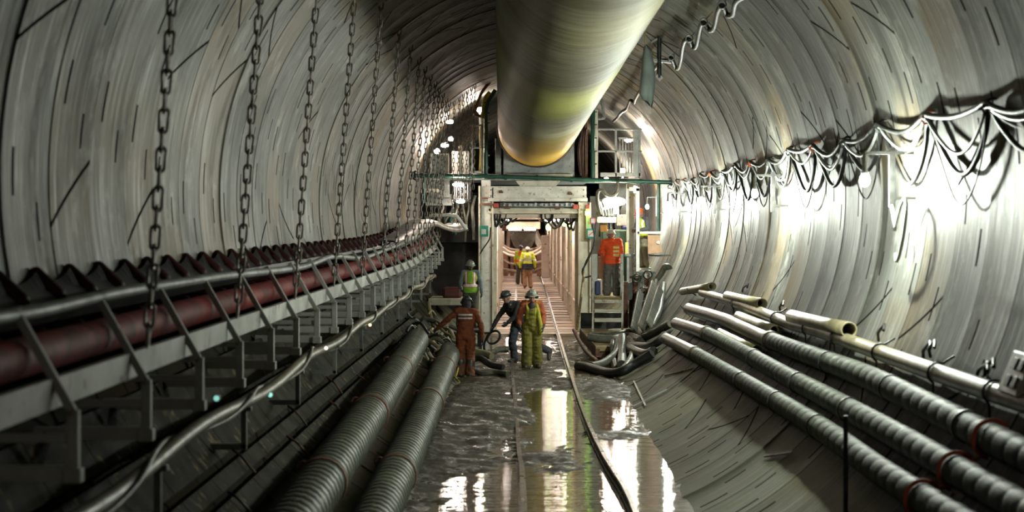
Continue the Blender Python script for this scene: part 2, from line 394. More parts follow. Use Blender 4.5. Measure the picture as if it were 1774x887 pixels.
for y in ys:
    pk = abs(((y-D0)/1.065) % 1-.5)*2
    e = .10*(pk**2)+.0
    z = 2.80+lift(y)
    cs.append([(XB-.02, y, z+.04), (XB-.20, y, z-.09), (XB-.50, y, z-.10), (XB-.66, y, z+.03), (XB-.74, y, z+.08+e), (XB-.74, y, z+.05+e), (XB-.66, y, z), (XB-.50, y, z-.13), (XB-.20, y, z-.12), (XB, y, z)])
n = 10; vs = [p for c in cs for p in c]
mb._add(vs, [(i*n+k, i*n+(k+1)%n, (i+1)*n+(k+1)%n, (i+1)*n+k) for i in range(len(cs)-1) for k in range(n)])
mb.build('belt', M_belt, conv)
# wing idlers that show as dark peaks along the far edge
idl = None
for i in range(46):
    y = D0+1.065*i
    if y > D1-1: break
    z = 2.80+lift(y)
    if not idl:
        mb = MB().cap((XB-.60, y, z-.02), (XB-.755, y, z+.14), .07, .055).cap((XB-.2, y, z-.2), (XB-.52, y, z-.2), .06, .06)
        idl = mb.build('wing_idler', M_idler, conv); iy, iz = y, z
    else:
        dup(idl, conv, (0, y-iy, z-iz))
# near rail of the belt, an uneven grey tube
rail = [(0,550),(200,508),(330,487),(400,477),(521,463),(575,445),(624,447),(660,436),(715,413),(740,397)]
pts = [V((XB, 6.5, 2.92))]+[P(px, py, 2.90*F/(VX-px)) for px, py in rail]
mb = MB().tube(smooth_path(pts, 8), .042, 10); mb.build('top_rail', M_struct, conv)
# bright galvanised hood where the belt climbs into the gantry
mb = MB(); hp = smooth_path([P(690,424,46), P(718,408,49), P(735,393,51.5), P(752,386,54), P(770,393,55.5), P(790,397,57), P(806,392,58.5)], 6)
hv = []
for p in hp: hv += [p+V((.06,0,-.09)), p+V((.05,0,.05)), p+V((-.12,0,.10)), p+V((-.5,0,.10)), p+V((-.5,0,.07)), p+V((-.1,0,.06)), p+V((.02,0,.02)), p+V((.03,0,-.09))]
mb._add(hv, [(i*8+k, i*8+(k+1)%8, (i+1)*8+(k+1)%8, (i+1)*8+k) for i in range(len(hp)-1) for k in range(8)], True)
mb.build('chute_hood', M_galv, conv)
mb = MB().tube([(XB-.02, 6.5, 2.55)]+[(XB-.02, y, 2.55+lift(y)) for y in range(8, 58, 3)], .12, 12); mb.build('return_roller_tube', M_redroll, conv)
mb = MB()
for a, b in zip(range(6, 57, 3), range(9, 60, 3)): mb.bar((XP-.13, a, 2.36+lift(a)), (XP-.13, b, 2.36+lift(b)), .05, .17)
mb.build('stringer_beam', M_beamw, conv)
mb = MB()
for a, b in zip(range(6, 57, 3), range(9, 60, 3)): mb.bar((XP-.75, a, 2.10+lift(a)), (XP-.75, b, 2.10+lift(b)), .06, .10)
mb.build('far_stringer_beam', M_beamw, conv)
mb = MB(); 
for a, b in zip(range(6, 57, 3), range(9, 60, 3)): mb.bar((XP-.55, a, 2.23+lift(a)), (XP-.55, b, 2.23+lift(b)), .42, .015)
mb.build('return_belt', pm('return_belt_rubber', (.03,.032,.034), (.05,.055,.055), 3, .35), conv)
fr = None
for i in range(-1, NFR):
    y = FR0+FRS*i; z = 1.91+lift(y)
    if y > D1: break
    if not fr:
        mb = MB().bar((XP+.03, y, z), (-3.32, y, z), .07, .085).bar((XP, y, z-.04), (XP, y, z+.36), .065, .065, (0,1,0)).bar((XP, y, z+.34), (XB-.0, y, z+.92), .05, .05, (0,1,0))
        mb.bar((XP-.0, y, z+.2), (-3.4, y, z+.2), .04, .05).box((XP-.05,y-.05,z-.05),(XP+.05,y+.05,z+.03))
        fr = mb.build('support_frame', M_beamw, conv, .006); fy, fz = y, z
    else:
        dup(fr, conv, (0, y-fy, z-fz))
# white bent tube guard at the head end
mb = MB().tube(smooth_path([P(730,402,57.5), P(743,378,57.5), P(752,373,57.5), P(785,373,57.5), P(793,377,57.5), P(808,398,57.5)], 5), .05, 8)
o = mb.build('bent_guard_tube', M_white, None); tag(o, 'white bent tube guard over the head end of the belt conveyor', 'guard rail')

# ------------------------------------------------------------------ olive pipe under the conveyor on L brackets
M_olive = pm('olive_pipe', (.13,.115,.07), (.075,.07,.045), 4, .5, spec=.25, c3=(.2,.185,.14))
mb = MB(); pp = []
for k in range(0, 46):
    y = 7.5+k*1.02
    pp.append(V((XP+.02*math.sin(y*.7), y, 1.66+.03*math.sin(y*.9)+.012*(y-8)*.4)))
mb.tube(smooth_path(pp, 3), .055, 12); o = mb.build('carrier_pipe', M_olive); tag(o, 'olive dirty pipe running on L brackets below the conveyor', 'pipe')
mb = MB().tube(smooth_path([p+V((.075*math.cos(i*1.3), 0, .07*math.sin(i*1.3))) for i, p in enumerate(pp)], 4), .018, 8)
o = mb.build('twisted_cable', pm('dirty_cable', (.16,.155,.12), (.08,.08,.06), 6, .55, spec=.25)); tag(o, 'thin pale cable wound loosely along the olive pipe', 'cable')
for i in range(12):
    y = 9.6+4.26*i*.97
    if y > 54: break
    z = 1.60+.0048*(y-8)
    mb = MB().bar((XP, y, z+.02), (XP, y, z-.36), .05, .05, (0,1,0)).bar((XP+.025, y, z-.34), (-3.03, y, z-.34), .05, .055).box((XP-.07,y-.04,z-.02),(XP+.07,y+.04,z+.02))
    o = mb.build('pipe_bracket', M_struct, None, .005)
    tag(o, '%snearest grey L bracket holding the olive pipe to the wall' % ORD[min(i+1, 24)], 'bracket', 'L brackets under the olive pipe')
for i, (px, py, m_) in enumerate(((641,563,E_glint_amber), (565,603,em('glint_pale', (1,.85,.75), 2.5)), (468,684,em('glint_teal', (.4,.95,.85), 1.2)), (375,690,em('glint_teal2', (.4,.95,.85), .8)))):  # glowing beads stand in for out-of-focus highlights of bright metal
    p = P(px, py, 2.5*F/(VX-px))
    r = thing('glint_bead', p, ('tiny glowing orange bead imitating a metal highlight on the olive pipe', 'tiny glowing white bead imitating a metal highlight on the olive pipe', 'glowing teal bead imitating a metal highlight below the olive pipe', 'dim teal bead imitating a metal highlight beside the nearest pipe bracket')[i], 'lamp', 'glowing highlight beads on the olive pipe')
    MB().lathe(p+V((0,.05,0)), [(.025,0),(.03,-.03),(.03,-.045)], 12, (0,1,0)).build('housing', M_lampbody, r)  # backing of the highlight bead, no real lamp
    MB().ell(p-V((0,.005,0)), (.022,.018,.022)).build('lens', m_, r)

# ------------------------------------------------------------------ chains
def chain_mesh(n_links):
    mb = MB(); p = .12
    for i in range(n_links):
        c = V((0, 0, -p*i)); ax = (1,0,0) if i % 2 else (0,1,0); up = (0,0,1)
        a = V(ax); side = V((0,0,1)).cross(a)
        pts = []
        for k in range(12):
            t = 2*PI*k/12; q = side*math.cos(t)*.029+V((0,0,1))*(math.sin(t)*.029+(.047 if math.sin(t) >= 0 else -.047))
            pts.append(c+q)
        mb.tube(pts, .0105, 6, closed=True)
    return mb
def chain(top, bot, label, group, sc=1.0):
    L = (V(top)-V(bot)).length; n = int(L/(.12*sc))+1
    mb = chain_mesh(n); o = mb.build('hanging_chain', M_chain)
    dirn = (V(bot)-V(top)).normalized(); o.location = top
    q = V((0,0,-1)).rotation_difference(dirn); o.rotation_mode = 'QUATERNION'; o.rotation_quaternion = q; o.scale = (sc,)*3
    return tag(o, label, 'chain', group)
cd = [13.7, 17.9, 22.3, 26.7, 31.1, 35.4, 38.8, 41.8, 44.2, 46.6, 48.9, 51.0, 53.2, 55.4, 57.3]
for i, y in enumerate(cd):
    xt = -2.33; zt = CZ+math.sqrt(R*R-(xt-CX)**2)-.02
    chain((xt, y, zt), (XP-.07, y, 2.42+lift(y)), 'rusty link chain holding up the conveyor, %snearest of its row' % (ORD[i+1]), 'chains carrying the conveyor', 1.12)
for i, (px, pb) in enumerate(((784,400),(793,395),(800,385),(807,360),(814,340),(820,330))):
    y = 58.2-.25*i; a = P(px+3, 130, y); xt = a.x; zt = CZ+math.sqrt(R*R-(xt-CX)**2)-.03
    chain((xt, y, zt), (P(px, pb, y).x, y, P(px, pb, y).z), 'thin chain in front of the gantry left platform, %sfrom the left' % (ORD[i+1] or 'first '), 'chains by the left platform', 1.0)

# ------------------------------------------------------------------ two big ribbed hoses along the left invert
def ribbed(path, r, per=.30, depth=.06, n=18):
    pts = resample(smooth_path(path, 14), per/6.); rs = []
    prof = (1-depth*1.6, 1-.2*depth, 1, 1, 1-.05*depth, 1-.25*depth)
    return MB().tube(pts, [r*prof[i % 6] for i in range(len(pts))], n)
M_hose1 = pm('ribbed_hose_skin', (.075,.085,.06), (.042,.046,.032), 3, .55, spec=.2, c3=(.22,.2,.13))
rh = .24
p1 = [cyl(px, py, R-rh-.12) for px, py in ((440,1010),(520,890),(600,775),(655,695),(700,625),(722,590))]
p2 = [cyl(px, py, R-rh-.05) for px, py in ((600,1010),(658,880),(715,760),(750,680),(772,628),(778,612))]
for pth, lab, nm in ((p1, 'thick grey ribbed hose on the left invert, next to the conveyor', 0), (p2, 'thick grey ribbed hose on the left invert, next to the water', 1)):
    h = thing('ribbed_hose', pth[1], lab, 'hose', 'ribbed hoses on the left invert')
    ribbed(pth, rh, .26, .10).build('hose_wall', M_hose1, h)
    sp = smooth_path(pth, 14)
    for k in (20, 38, 52):
        c = sp[k]; t = (sp[k+1]-sp[k-1]).normalized()
        MB().tube([c-t*.05, c-t*.02, c+t*.02, c+t*.05], [rh+.008, rh+.016, rh+.016, rh+.008], 18).torus(c+V((-.18,0,.16)), .05, .012, t).build('strap', M_rust, h)

# rope and wire ties at the joints of the concrete strips
rh_ = random.Random(11)
for i in range(16):
    y = 15.5-RW*9+RW*(10+i//2+i % 3)+.0; th = math.radians(221.6 if i % 2 else 225.4); c = ring_pt(th, y, R-.135); u_ = V((-math.sin(th),0,math.cos(th))); w_ = V((math.cos(th),0,math.sin(th)))
    s_ = rh_.uniform(.8,1.2)
    o = MB().tube(smooth_path([c-u_*.16*s_+V((0,.06,0)), c-u_*.08-w_*.03, c+V((0,-.05,0))-w_*.04, c+u_*.07*s_-w_*.02+V((0,.03,0)), c+u_*.13+V((0,.14,0))], 4), .014, 6).build('joint_tie', M_rust if i % 3 else M_steel)
    tag(o, 'bent dark tie across a joint of the concrete strips on the left invert', 'tie', 'ties on the concrete strips')
# ------------------------------------------------------------------ pipes on the right invert
M_ribR = pm('dark_ribbed_hose', (.055,.066,.048), (.03,.035,.025), 3, .6, spec=.25, c3=(.2,.2,.15))
M_smR = pm('dark_smooth_pipe', (.06,.06,.052), (.035,.034,.03), 5, .42, c3=(.2,.19,.16))
runs = [
 ('pale_pipe', 'long pale smooth pipe, topmost of the four runs on the right wall', [(1216,507),(1290,530),(1364,559),(1420,574),(1480,595),(1581,631),(1690,669),(1790,702),(1900,740)], .085, None),
 ('ribbed_pipe', 'dark ribbed pipe, second run from the top on the right wall', [(1193,535),(1260,556),(1336,590),(1410,618),(1494,649),(1600,700),(1711,757),(1790,796),(1900,850)], .125, (1330,588)),
 ('ribbed_pipe', 'dark ribbed pipe, third run from the top on the right wall', [(1171,560),(1225,578),(1287,609),(1350,645),(1420,682),(1500,726),(1593,778),(1690,835),(1780,885),(1860,930)], .125, (1225,578)),
 ('ribbed_pipe', 'dark ribbed pipe, lowest run on the right wall', [(1154,587),(1205,613),(1267,649),(1320,680),(1376,713),(1440,754),(1519,812),(1580,852),(1640,890),(1720,940)], .125, (1203,612)),
]
strap_px = [[], [(1718,762)], [(1655,812)], [(1600,865)]]
RP = []
for i, (nm, lab, px, r, split) in enumerate(runs):
    pth = [cyl(a, b, R-r-.06) for a, b in px]; RP.append((pth, r))
    t = thing(nm, pth[0], lab, 'pipe', 'pipe runs on the right invert')
    if split is None:
        MB().tube(smooth_path(pth, 8), r, 16).build('pipe_wall', M_pvc, t)
    else:
        k = min(range(len(px)), key=lambda j: abs(px[j][0]-split[0]))
        sp = smooth_path(pth, 12)
        MB().tube(sp[:k*12+2], r*.95, 16).build('smooth_pipe_end', M_smR, t)
        pts = resample(sp[k*12:], .05); prof = (.90, .985, 1, 1, 1, 1, .99, .97)
        MB().tube(pts, [r*prof[j % 8] for j in range(len(pts))], 16).build('ribbed_wall', M_ribR, t)
        c, d_ = sp[k*12], (sp[k*12+2]-sp[k*12]).normalized()
        MB().tube([c-d_*.12, c-d_*.1, c+d_*.1, c+d_*.12], [r+.004, r+.018, r+.018, r+.004], 16).build('coupling', M_olive, t)
        for q in range(3):
            kk = k*12+16+q*14
            if kk < len(sp)-6:
                c, d_ = sp[kk], (sp[kk+1]-sp[kk-1]).normalized()
                MB().tube([c-d_*.025, c+d_*.025], [r+.012]*2, 16).build('band', M_steel, t)
        for a, b in strap_px[i]:
            kk = min(range(1, len(sp)-1), key=lambda j: abs(VX+sp[j].x*F/max(.1, sp[j].y)-a)); c, d_ = sp[kk], (sp[kk+1]-sp[kk-1]).normalized()
            out = (V((CX, c.y, CZ))-c).normalized(); sd = d_.cross(out).normalized()
            MB().tube([c+(out*math.cos(a_)+sd*math.sin(a_))*(r+.02) for a_ in [-1.9+.2*j for j in range(20)]], .018, 8).tube([c+sd*(r+.02), c+sd*(r+.10)+out*.05, c+sd*(r+.1)+d_*.06], .014, 6).build('orange_strap', M_orange, t)
    # wire hooks that hold the run
    if i == 0:
        sp = smooth_path(pth, 12)
        for kk in range(10, len(sp)-4, 11):
            c, d_ = sp[kk], (sp[kk+1]-sp[kk-1]).normalized(); out = (V((CX, c.y, CZ))-c).normalized(); sd = d_.cross(out).normalized()
            if sd.z < 0: sd = -sd
            MB().tube([c+sd*(r+.12)-out*.06]+[c+(out*math.cos(a_)+sd*math.sin(a_))*(r+.014) for a_ in [1.5-.3*j for j in range(11)]]+[c-sd*(r+.12)-out*.05], .012, 6).build('wire_hook', M_steel, t)
# short offcuts lying on the runs
cuts = [
 ((1182,505),(1234,496),.085,'short pale pipe offcut tilted up beside the gantry, farthest of the offcuts', M_pvc),
 ((1260,513),(1320,526),.09,'short pale pipe offcut on the wall above the top pipe run', M_pvc),
 ((1372,549),(1471,572),.10,'short thick pale pipe offcut with a yellow rim, nearest of the offcuts', M_pvc),
 ((1280,549),(1343,574),.095,'short pale pipe offcut lying between the top two runs', M_pvc),
 ((1248,577),(1310,607),.085,'short yellowish pipe offcut lying between the ribbed runs', M_pvc2)]
for (a, b, r, lab, mt) in cuts:
    p, q = cyl(*a, R-r-.09), cyl(*b, R-r-.09)
    t = thing('pipe_offcut', p, lab, 'pipe', 'pipe offcuts on the right invert')
    MB().pipe([p, p.lerp(q, .3)+V((0,0,-.004)), p.lerp(q, .7)+V((0,0,-.004)), q], r, r*.8).build('pipe_wall', mt, t)
    dq = (q-p).normalized(); MB().tube([p.lerp(q, .1), p.lerp(q, .6)], r*.79, 12).build('pipe_bore', M_bore, t)
# sill shelf, pins, rod, stray bits on the right wall
pins = [((1522,590),(1532,562)), ((1600,622),(1612,592)), ((1612,618),(1620,590)), ((1692,655),(1712,628)), ((1706,650),(1722,622)), ((1286,505),(1296,492)), ((1352,540),(1358,522))]
for i, (a, b) in enumerate(pins):
    p, q = cyl(*a, R-.02), cyl(*b, R-.08)
    o = MB().tube([p, p.lerp(q, .5)+V((-.04,0,0)), q, q+V((-.03,-.12,-.06))], .018, 6).build('rebar_pin', M_steel)
    tag(o, ('bent rusty pin in the right wall, %sfrom the right' % (ORD[len(pins)-i] or 'first ')), 'pin', 'pins in the right wall')
for i, (a, b) in enumerate((((1180,530),(1196,548)), ((1163,553),(1182,566)), ((1190,500),(1206,512)))):
    p, q = cyl(*a, R-.30), cyl(*b, R-.05)
    o = MB().tube([p, p.lerp(q, .4), q], .016, 6).build('wire_stub', M_steel)
    tag(o, 'thin wire stub poking out at the far end of the %s pipe run' % ('second', 'third', 'top')[i], 'wire', 'wire stubs at the pipe ends')
b_ = cyl(1465, 887, R-.02); tp = P(1465, 720, b_.y)
o = MB().tube([V((b_.x, b_.y, b_.z-.1)), V((tp.x, b_.y, tp.z))], .022, 8).build('steel_rod', M_steel); tag(o, 'thin dark rod standing upright in front of the lowest ribbed pipe', 'rod')
for i, (a, b) in enumerate((((1098,703),(1155,675)), ((1118,702),(1098,660)), ((1152,650),(1200,638)), ((1325,790),(1372,784)))):
    p, q = cyl(*a, R-.02), cyl(*b, R-.02)
    o = MB().bar(p, q, .03, .02, (p-V((CX,p.y,CZ)))).build('lath', (M_greycable, M_greycable, M_wood, M_steel)[i])
    tag(o, ('white strip lying across the invert at the water edge', 'white strip along the water edge on the invert', 'thin brown lath on the invert near the hose pile', 'dark thin lath on the near right invert')[i], 'strip')
# socket box low on the right wall
c = cyl(1778, 655, R-.16); th = theta(c); nrm = V((-math.cos(th), 0, -math.sin(th))); tg = V((-math.sin(th), 0, math.cos(th))); ax = V((0,1,0))
t = thing('socket_box', c, 'pale socket box low on the right wall at the frame edge', 'electric box')
def obox(mb, c, a, b, d, u, v, w):
    vs = [c+a*(sx*u)+b*(sy*v)+d*(sz*w) for sz in (-1,1) for sx, sy in ((-1,-1),(1,-1),(1,1),(-1,1))]
    mb._add(vs, [(3,2,1,0),(4,5,6,7),(0,1,5,4),(1,2,6,5),(2,3,7,6),(3,0,4,7)]); return mb
obox(MB(), c, ax, tg, nrm, .30, .17, .10).build('housing', pm('pinkish_plastic', (.55,.50,.48), (.45,.41,.39), 4, .45), t, .012)
for i, (a, b) in enumerate(((-.14,.07), (-.14,-.07), (.06,.07), (.06,-.07))):
    q = c+ax*a+tg*b+nrm*.105
    obox(MB(), q, ax, tg, nrm, .055, .045, .012).build('socket', M_black, t, .004)
for k in range(3):
    q = c-ax*.303+tg*(.02+.055*k)+nrm*.02
    MB().ell(q, (.02,.02,.02)).build('clip', M_galv, t)

# ------------------------------------------------------------------ lamps along the right wall and the cables they hang on
THL = math.radians(2.0)
for i, y in enumerate((22.0, 32.8, 43.2, 53.5, 63.0, .6)):
    E_ = E_cool if i < 5 else em('lamp_cool_dim', (1.0,.95,.8), 1300)
    c = ring_pt(THL, y, R-.55)
    t = thing('wall_lamp', c, 'glaring white vertical lamp on the right wall, %snearest of the row in view' % ORD[i+1] if i < 5 else 'white vertical lamp on the right wall beside the viewer', 'lamp', 'lamps along the right wall')
    MB().bar(c+V((.30,0,-.30)), c+V((.30,0,.36)), .07, .03, (0,1,0)).bar(c+V((0,0,.30)), c+V((.56,0,.30)), .035, .035).bar(c+V((.30,0,-.2)), c+V((.60,0,-.2)), .035, .035).build('bracket', M_lampbody, t)
    MB().ell(c, (.055,.055,.07)).build('bulb', E_, t)
    MB().lathe(c+V((0,0,.06)), [(.04,0),(.045,.02),(.028,.06),(.028,.20),(.012,.24)], 12).build('lamp_holder', M_lampbody, t)
    if i < 4:
        q = c+V((.30, -.5, -.55)); pts = [q+V((.16*math.sin(k*.5)*.3, .32*math.cos(2*PI*k/14), .34*math.sin(2*PI*k/14))) for k in range(13)]
        if i in (0,): MB().tube([c+V((.3,0,-.28))]+pts, .02, 8).build('lead', M_greycable, t)
THH = math.radians(10.6); hooks = []
for i in range(18):
    y = 12.4+2.72*i; hooks.append(ring_pt(THH+.012*math.sin(i*2.1), y, R-.10))
for i, h in enumerate(hooks):
    o = MB().tube([h+V((.14,0,.08)), h+V((.04,0,.09)), h+V((-.02,0,.05)), h+V((-.04,0,0)), h+V((-.02,0,-.05)), h+V((.02,0,-.04))], .014, 6).tube([h+V((-.03,-.05,.02)), h+V((-.05,.05,.0))], .02, 6).build('cable_hook', M_steel if i % 3 else M_orange)
    tag(o, 'small %s hook carrying the looped cables, %snearest of the row' % ('dark' if i % 3 else 'orange', ORD[i+1]), 'hook', 'cable hooks on the right wall')
def festoon(sags, r, name, mat, label, off=(0,0,0), k0=0, side=0.0):
    pts = []
    for i, (a, b) in enumerate(zip(hooks, hooks[1:])):
        if i < k0: continue
        s = sags[i % len(sags)]
        for k in range(12):
            t = k/12.; p = a.lerp(b, t); dz = -s*4*t*(1-t)
            z = p.z+dz+off[2]; x = CX+math.sqrt(max(.1, (R-.07-side)**2-(z-CZ)**2))
            pts.append(V((min(x, p.x+.4)+off[0], p.y+.05*math.sin(t*PI*2), z)))
    o = MB().tube(smooth_path(pts, 2), r, 8).build(name, mat); return tag(o, label, 'cable')
festoon([.62,.48,.58,.66,.42,.55], .026, 'looped_cable', M_cable, 'thick black cable hanging in deep loops along the right wall')
festoon([.34,.22,.40,.30,.26], .017, 'looped_cable', M_greycable, 'pale shiny cable hanging in shallow loops along the right wall', (-.03,0,.02))
festoon([.10,.18,.07,.14], .030, 'looped_cable', M_cable, 'black cable strung nearly straight from hook to hook on the right wall', (-.03,0,.05))
festoon([.80,.3,.9,.35], .010, 'looped_cable', M_cable, 'thin black wire in the longest loops along the right wall', (-.02,0,.03))

# ------------------------------------------------------------------ wavy cable, post and tarp under the crown on the right
w1 = [(1340,-80),(1318,-20),(1278,0),(1270,24),(1259,25),(1251,10),(1244,20),(1238,47),(1229,52),(1219,40),(1214,47),(1207,79),(1200,81),(1194,69),(1185,74),(1178,112),(1171,118),(1163,101),(1158,106)]
w2 = [(1158,106),(1140,112),(1104,166),(1099,178),(1092,174),(1086,188),(1077,194),(1070,203),(1063,210)]
def cyl2(px, py): return cyl(px, py, R-.22)
pts = smooth_path([cyl2(*p) for p in w1], 8)+smooth_path([cyl2(*p) for p in w2], 8)[1:]
o = MB().tube(pts, .042, 10).build('wavy_cable', M_cable); tag(o, 'thick dark cable hanging in waves below the crown on the right', 'cable')
for i, (px, py) in enumerate(((1251,8),(1219,38),(1194,67),(1163,99))):
    p = cyl2(px, py); t_ = theta(p); q = ring_pt(t_, p.y, R)
    o = MB().torus(p, .06, .010, (0,1,0)).tube([p+(q-p)*.3, q], .008, 6).build('cable_hanger', M_galv); tag(o, 'wire hanger of the wavy cable, %sfrom the right' % (ORD[i+1] or 'first '), 'hanger', 'hangers of the wavy cable')
a = cyl(1142, 66, R-.0); dpt = a.y
t = thing('hanging_post', a, 'dark hanging post with a cross bracket beside the grey tarp', 'post')
MB().tube([P(1142,60,dpt), P(1142,135,dpt)], .045, 10).build('tube', M_steel, t)
MB().bar(P(1125,104,dpt), P(1168,108,dpt), .05, .05).bar(P(1128,74,dpt), P(1150,60,dpt), .03, .03).bar(P(1138,130,dpt), P(1146,138,dpt), .07, .09).build('bracket', M_galv, t)
dt = dpt-.4
prof = [(1117,78,.02),(1114,92,.07),(1112,112,.12),(1109,140,.17),(1107,162,.2),(1112,170,.2)]; profr = [(1121,79),(1129,90),(1133,110),(1136,135),(1133,168),(1130,188)]
mb = MB(); vs = []
for (l, y1, th_), (r_, y2) in zip(prof, profr):
    A, B = P(l, y1, dt), P(r_, y2, dt); Mid = A.lerp(B, .5)
    for k in range(14):
        an = 2*PI*k/14; e = A.lerp(B, .5+.5*math.cos(an)); vs.append(e+V((0, th_*math.sin(an)*(1+.25*math.sin(5*an)), .03*math.sin(3*an))))
mb._add(vs, [(i*14+k, i*14+(k+1)%14, (i+1)*14+(k+1)%14, (i+1)*14+k) for i in range(5) for k in range(14)]+[tuple(range(14)), tuple(range(69,83+1))], True)
t = thing('hanging_tarp', P(1118,78,dt), 'grey-green folded tarp hanging below the crown right of the duct', 'tarp')
mb.build('cloth', pm('tarp_cloth', (.27,.32,.30), (.2,.24,.23), 4, .5, bmp=.5), t)
top = P(1118,78,dt); MB().tube([top-V((0,0,.03)), V((top.x, top.y, CZ+math.sqrt(R*R-(top.x-CX)**2)))], .012, 6).build('cord', M_yellow, t)

# ------------------------------------------------------------------ ventilation duct
def duct_material():
    m, nt, b = nodes('duct_fabric'); uvn = nt.nodes.new('ShaderNodeUVMap'); uvn.uv_map = 'duct'; uv = uvn.outputs[0]
    sp = nt.nodes.new('ShaderNodeSeparateXYZ'); nt.links.new(uv, sp.inputs[0]); L = sp.outputs[0]
    big = noi(nt, uv, 1.0, 3, .5, (.13, .10, 1)); fine = noi(nt, uv, 1.0, 6, .65, (3.2, .22, 1)); ff = noi(nt, uv, 1.0, 5, .6, (16, 1.2, 1))
    col = mixc(nt, rmp(nt, fine, .38, .62), (.17,.145,.05), (.31,.285,.14))
    col = mixc(nt, mth(nt, 'MULTIPLY', rmp(nt, big, .40, .60), .8), col, (.46,.44,.30))
    col = mixc(nt, mth(nt, 'MULTIPLY', rmp(nt, ff, .43, .66), .75), col, (.10,.085,.035))
    band = mth(nt, 'MULTIPLY', rmp(nt, L, 29, 32), mth(nt, 'SUBTRACT', 1.0, rmp(nt, L, 35.5, 38.5)))
    col = mixc(nt, mth(nt, 'MULTIPLY', band, .65), col, (.42,.44,.08))
    endy = rmp(nt, L, 42.5, 49); col = mixc(nt, mth(nt, 'MULTIPLY', endy, .85), col, (.70,.42,.03))
    setin(nt, b.inputs['Base Color'], col); b.inputs['Roughness'].default_value = .55; b.inputs['Specular IOR Level'].default_value = .18
    bump(nt, b, mth(nt, 'ADD', fine, mth(nt, 'MULTIPLY', ff, .5)), .5, .05); return m
def duct_c(y):
    t = (y-22)/36.; return V((.656+(.19-.656)*t, y, HC+3.10+(2.76-3.10)*t)), 1.05+(1.14-1.05)*t
mb = MB(); vs, fs, uvs = [], [], []; nD = 72; y = 1.0; rows = 0
while y < 58.6:
    c, r = duct_c(y)
    for k in range(nD+1):
        a = 2*PI*k/nD
        wr = 1+.006*noise.noise(V((math.cos(a)*2, math.sin(a)*2, y*2.4)))+.008*noise.noise(V((math.cos(a), math.sin(a), y*.5)))-.004*(abs((y/1.5) % 1-.5) > .46)
        vs.append((c.x+r*wr*math.cos(a), y, c.z+r*wr*math.sin(a))); uvs.append((y, a*r))
    rows += 1; y += .16
W = nD+1
fs = [(i*W+k, (i+1)*W+k, (i+1)*W+k+1, i*W+k+1) for i in range(rows-1) for k in range(nD)]
me = bpy.data.meshes.new('ventilation_duct'); me.from_pydata(vs, [], fs); me.polygons.foreach_set('use_smooth', [True]*len(fs))
ul = me.uv_layers.new(name='duct')
for l in me.loops: ul.data[l.index].uv = uvs[l.vertex_index]
du = thing('ventilation_duct', duct_c(58)[0], 'huge dirty yellow-grey ventilation duct hanging under the crown', 'duct')
link('fabric', me, duct_material(), du)
c, r = duct_c(58.4)
MB().lathe((c.x, 58.3, c.z), [(r+.02,0),(r+.05,.05),(r+.05,.18),(r+.02,.22),(r-.06,.24)], 48, (0,1,0)).build('end_collar', M_steel, du)
# ------------------------------------------------------------------ tunnel gantry
DG = 59.0; DB = 51.8
G = thing('tunnel_gantry', (0.2, DG, 0), 'huge rusty white steel gantry filling the tunnel, with green pipe railings', 'gantry')
def X(px, d=DG): return (px-VX)*d/F
def Z(py, d=DG): return HC-(py-VY)*d/F
def gr(name, mat, *rects, bevel=.01):
    mb = MB()
    for r in rects: mb.rect(*r)
    return mb.build(name, mat, G, bevel)
# portal: header, cross beam, columns
gr('header_beam', M_white, (848,325,1016,345,DG,.35), (846,343,1018,349,DG-.08,.5), (848,322.5,1016,325.5,DG-.05,.45))
for px, py in ((868,332), (988,335)):
    MB().rect(px-2, py-2.5, px+2, py+2.5, DG-.1, .12).tube([P(px-3.5,py+1,DG-.07), P(px+3.5,py+1,DG-.07)], .03, 8).build('lug', M_rust, G)
for px in (850.5, 1011): 
    for py in (329, 340): MB().lathe(P(px,py,DG-.03), [(.022,0),(.022,.03)], 6, (0,1,0)).build('bolt', M_steel, G)
gr('cross_beam', M_cream, (846,361,1009,366,DG+.1,.3), (846,366,1009,370,DG+.05,.4))
MB().rect(874,357.5,884,362,DG+.02,.1).rect(962,358,970,363,DG+.02,.1).build('rust_plate', M_rust, G)
mb = MB()
for py in (352.5, 355, 357.5): mb.tube([P(866,py,DG+.2), P(930,py+.6,DG+.2), P(993,py,DG+.2)], .028, 8)
for i, px in enumerate(range(872, 990, 9)): mb.rect(px, 351.5+(i*7 % 3), px+4+(i*5 % 3), 357+(i*3 % 3), DG+.12, .14)
mb.build('valve_row', M_galv, G)
gr('red_box', M_red, (853,352,864,360,DG,.2)); gr('red_box', M_red, (993,354,1004,362.5,DG,.2)); gr('red_box', M_red, (1015,355,1021,361,DG,.2))
def ibeam_col(name, mat, x0, x1, ztop, zbot, d, dep=.4):
    a, b = X(x0, d), X(x1, d)
    MB().box((a,d,zbot),(a+.05,d+dep,ztop)).box((b-.05,d,zbot),(b,d+dep,ztop)).box((a,d+dep*.35,zbot),(b,d+dep*.45,ztop)).build(name, mat, G, .008)
ibeam_col('column', M_cream, 829, 855, Z(322), .02, DG)
ibeam_col('column', M_cream, 1002, 1024, Z(350), .02, DG)
MB().rect(834,312,850,575,DG+.1,.12).build('column_plate', M_white, G)
MB().rect(832,342,850,345,DG-.02,.1).rect(832,352,852,356,DG-.02,.1).build('rust_plate', M_rust, G)
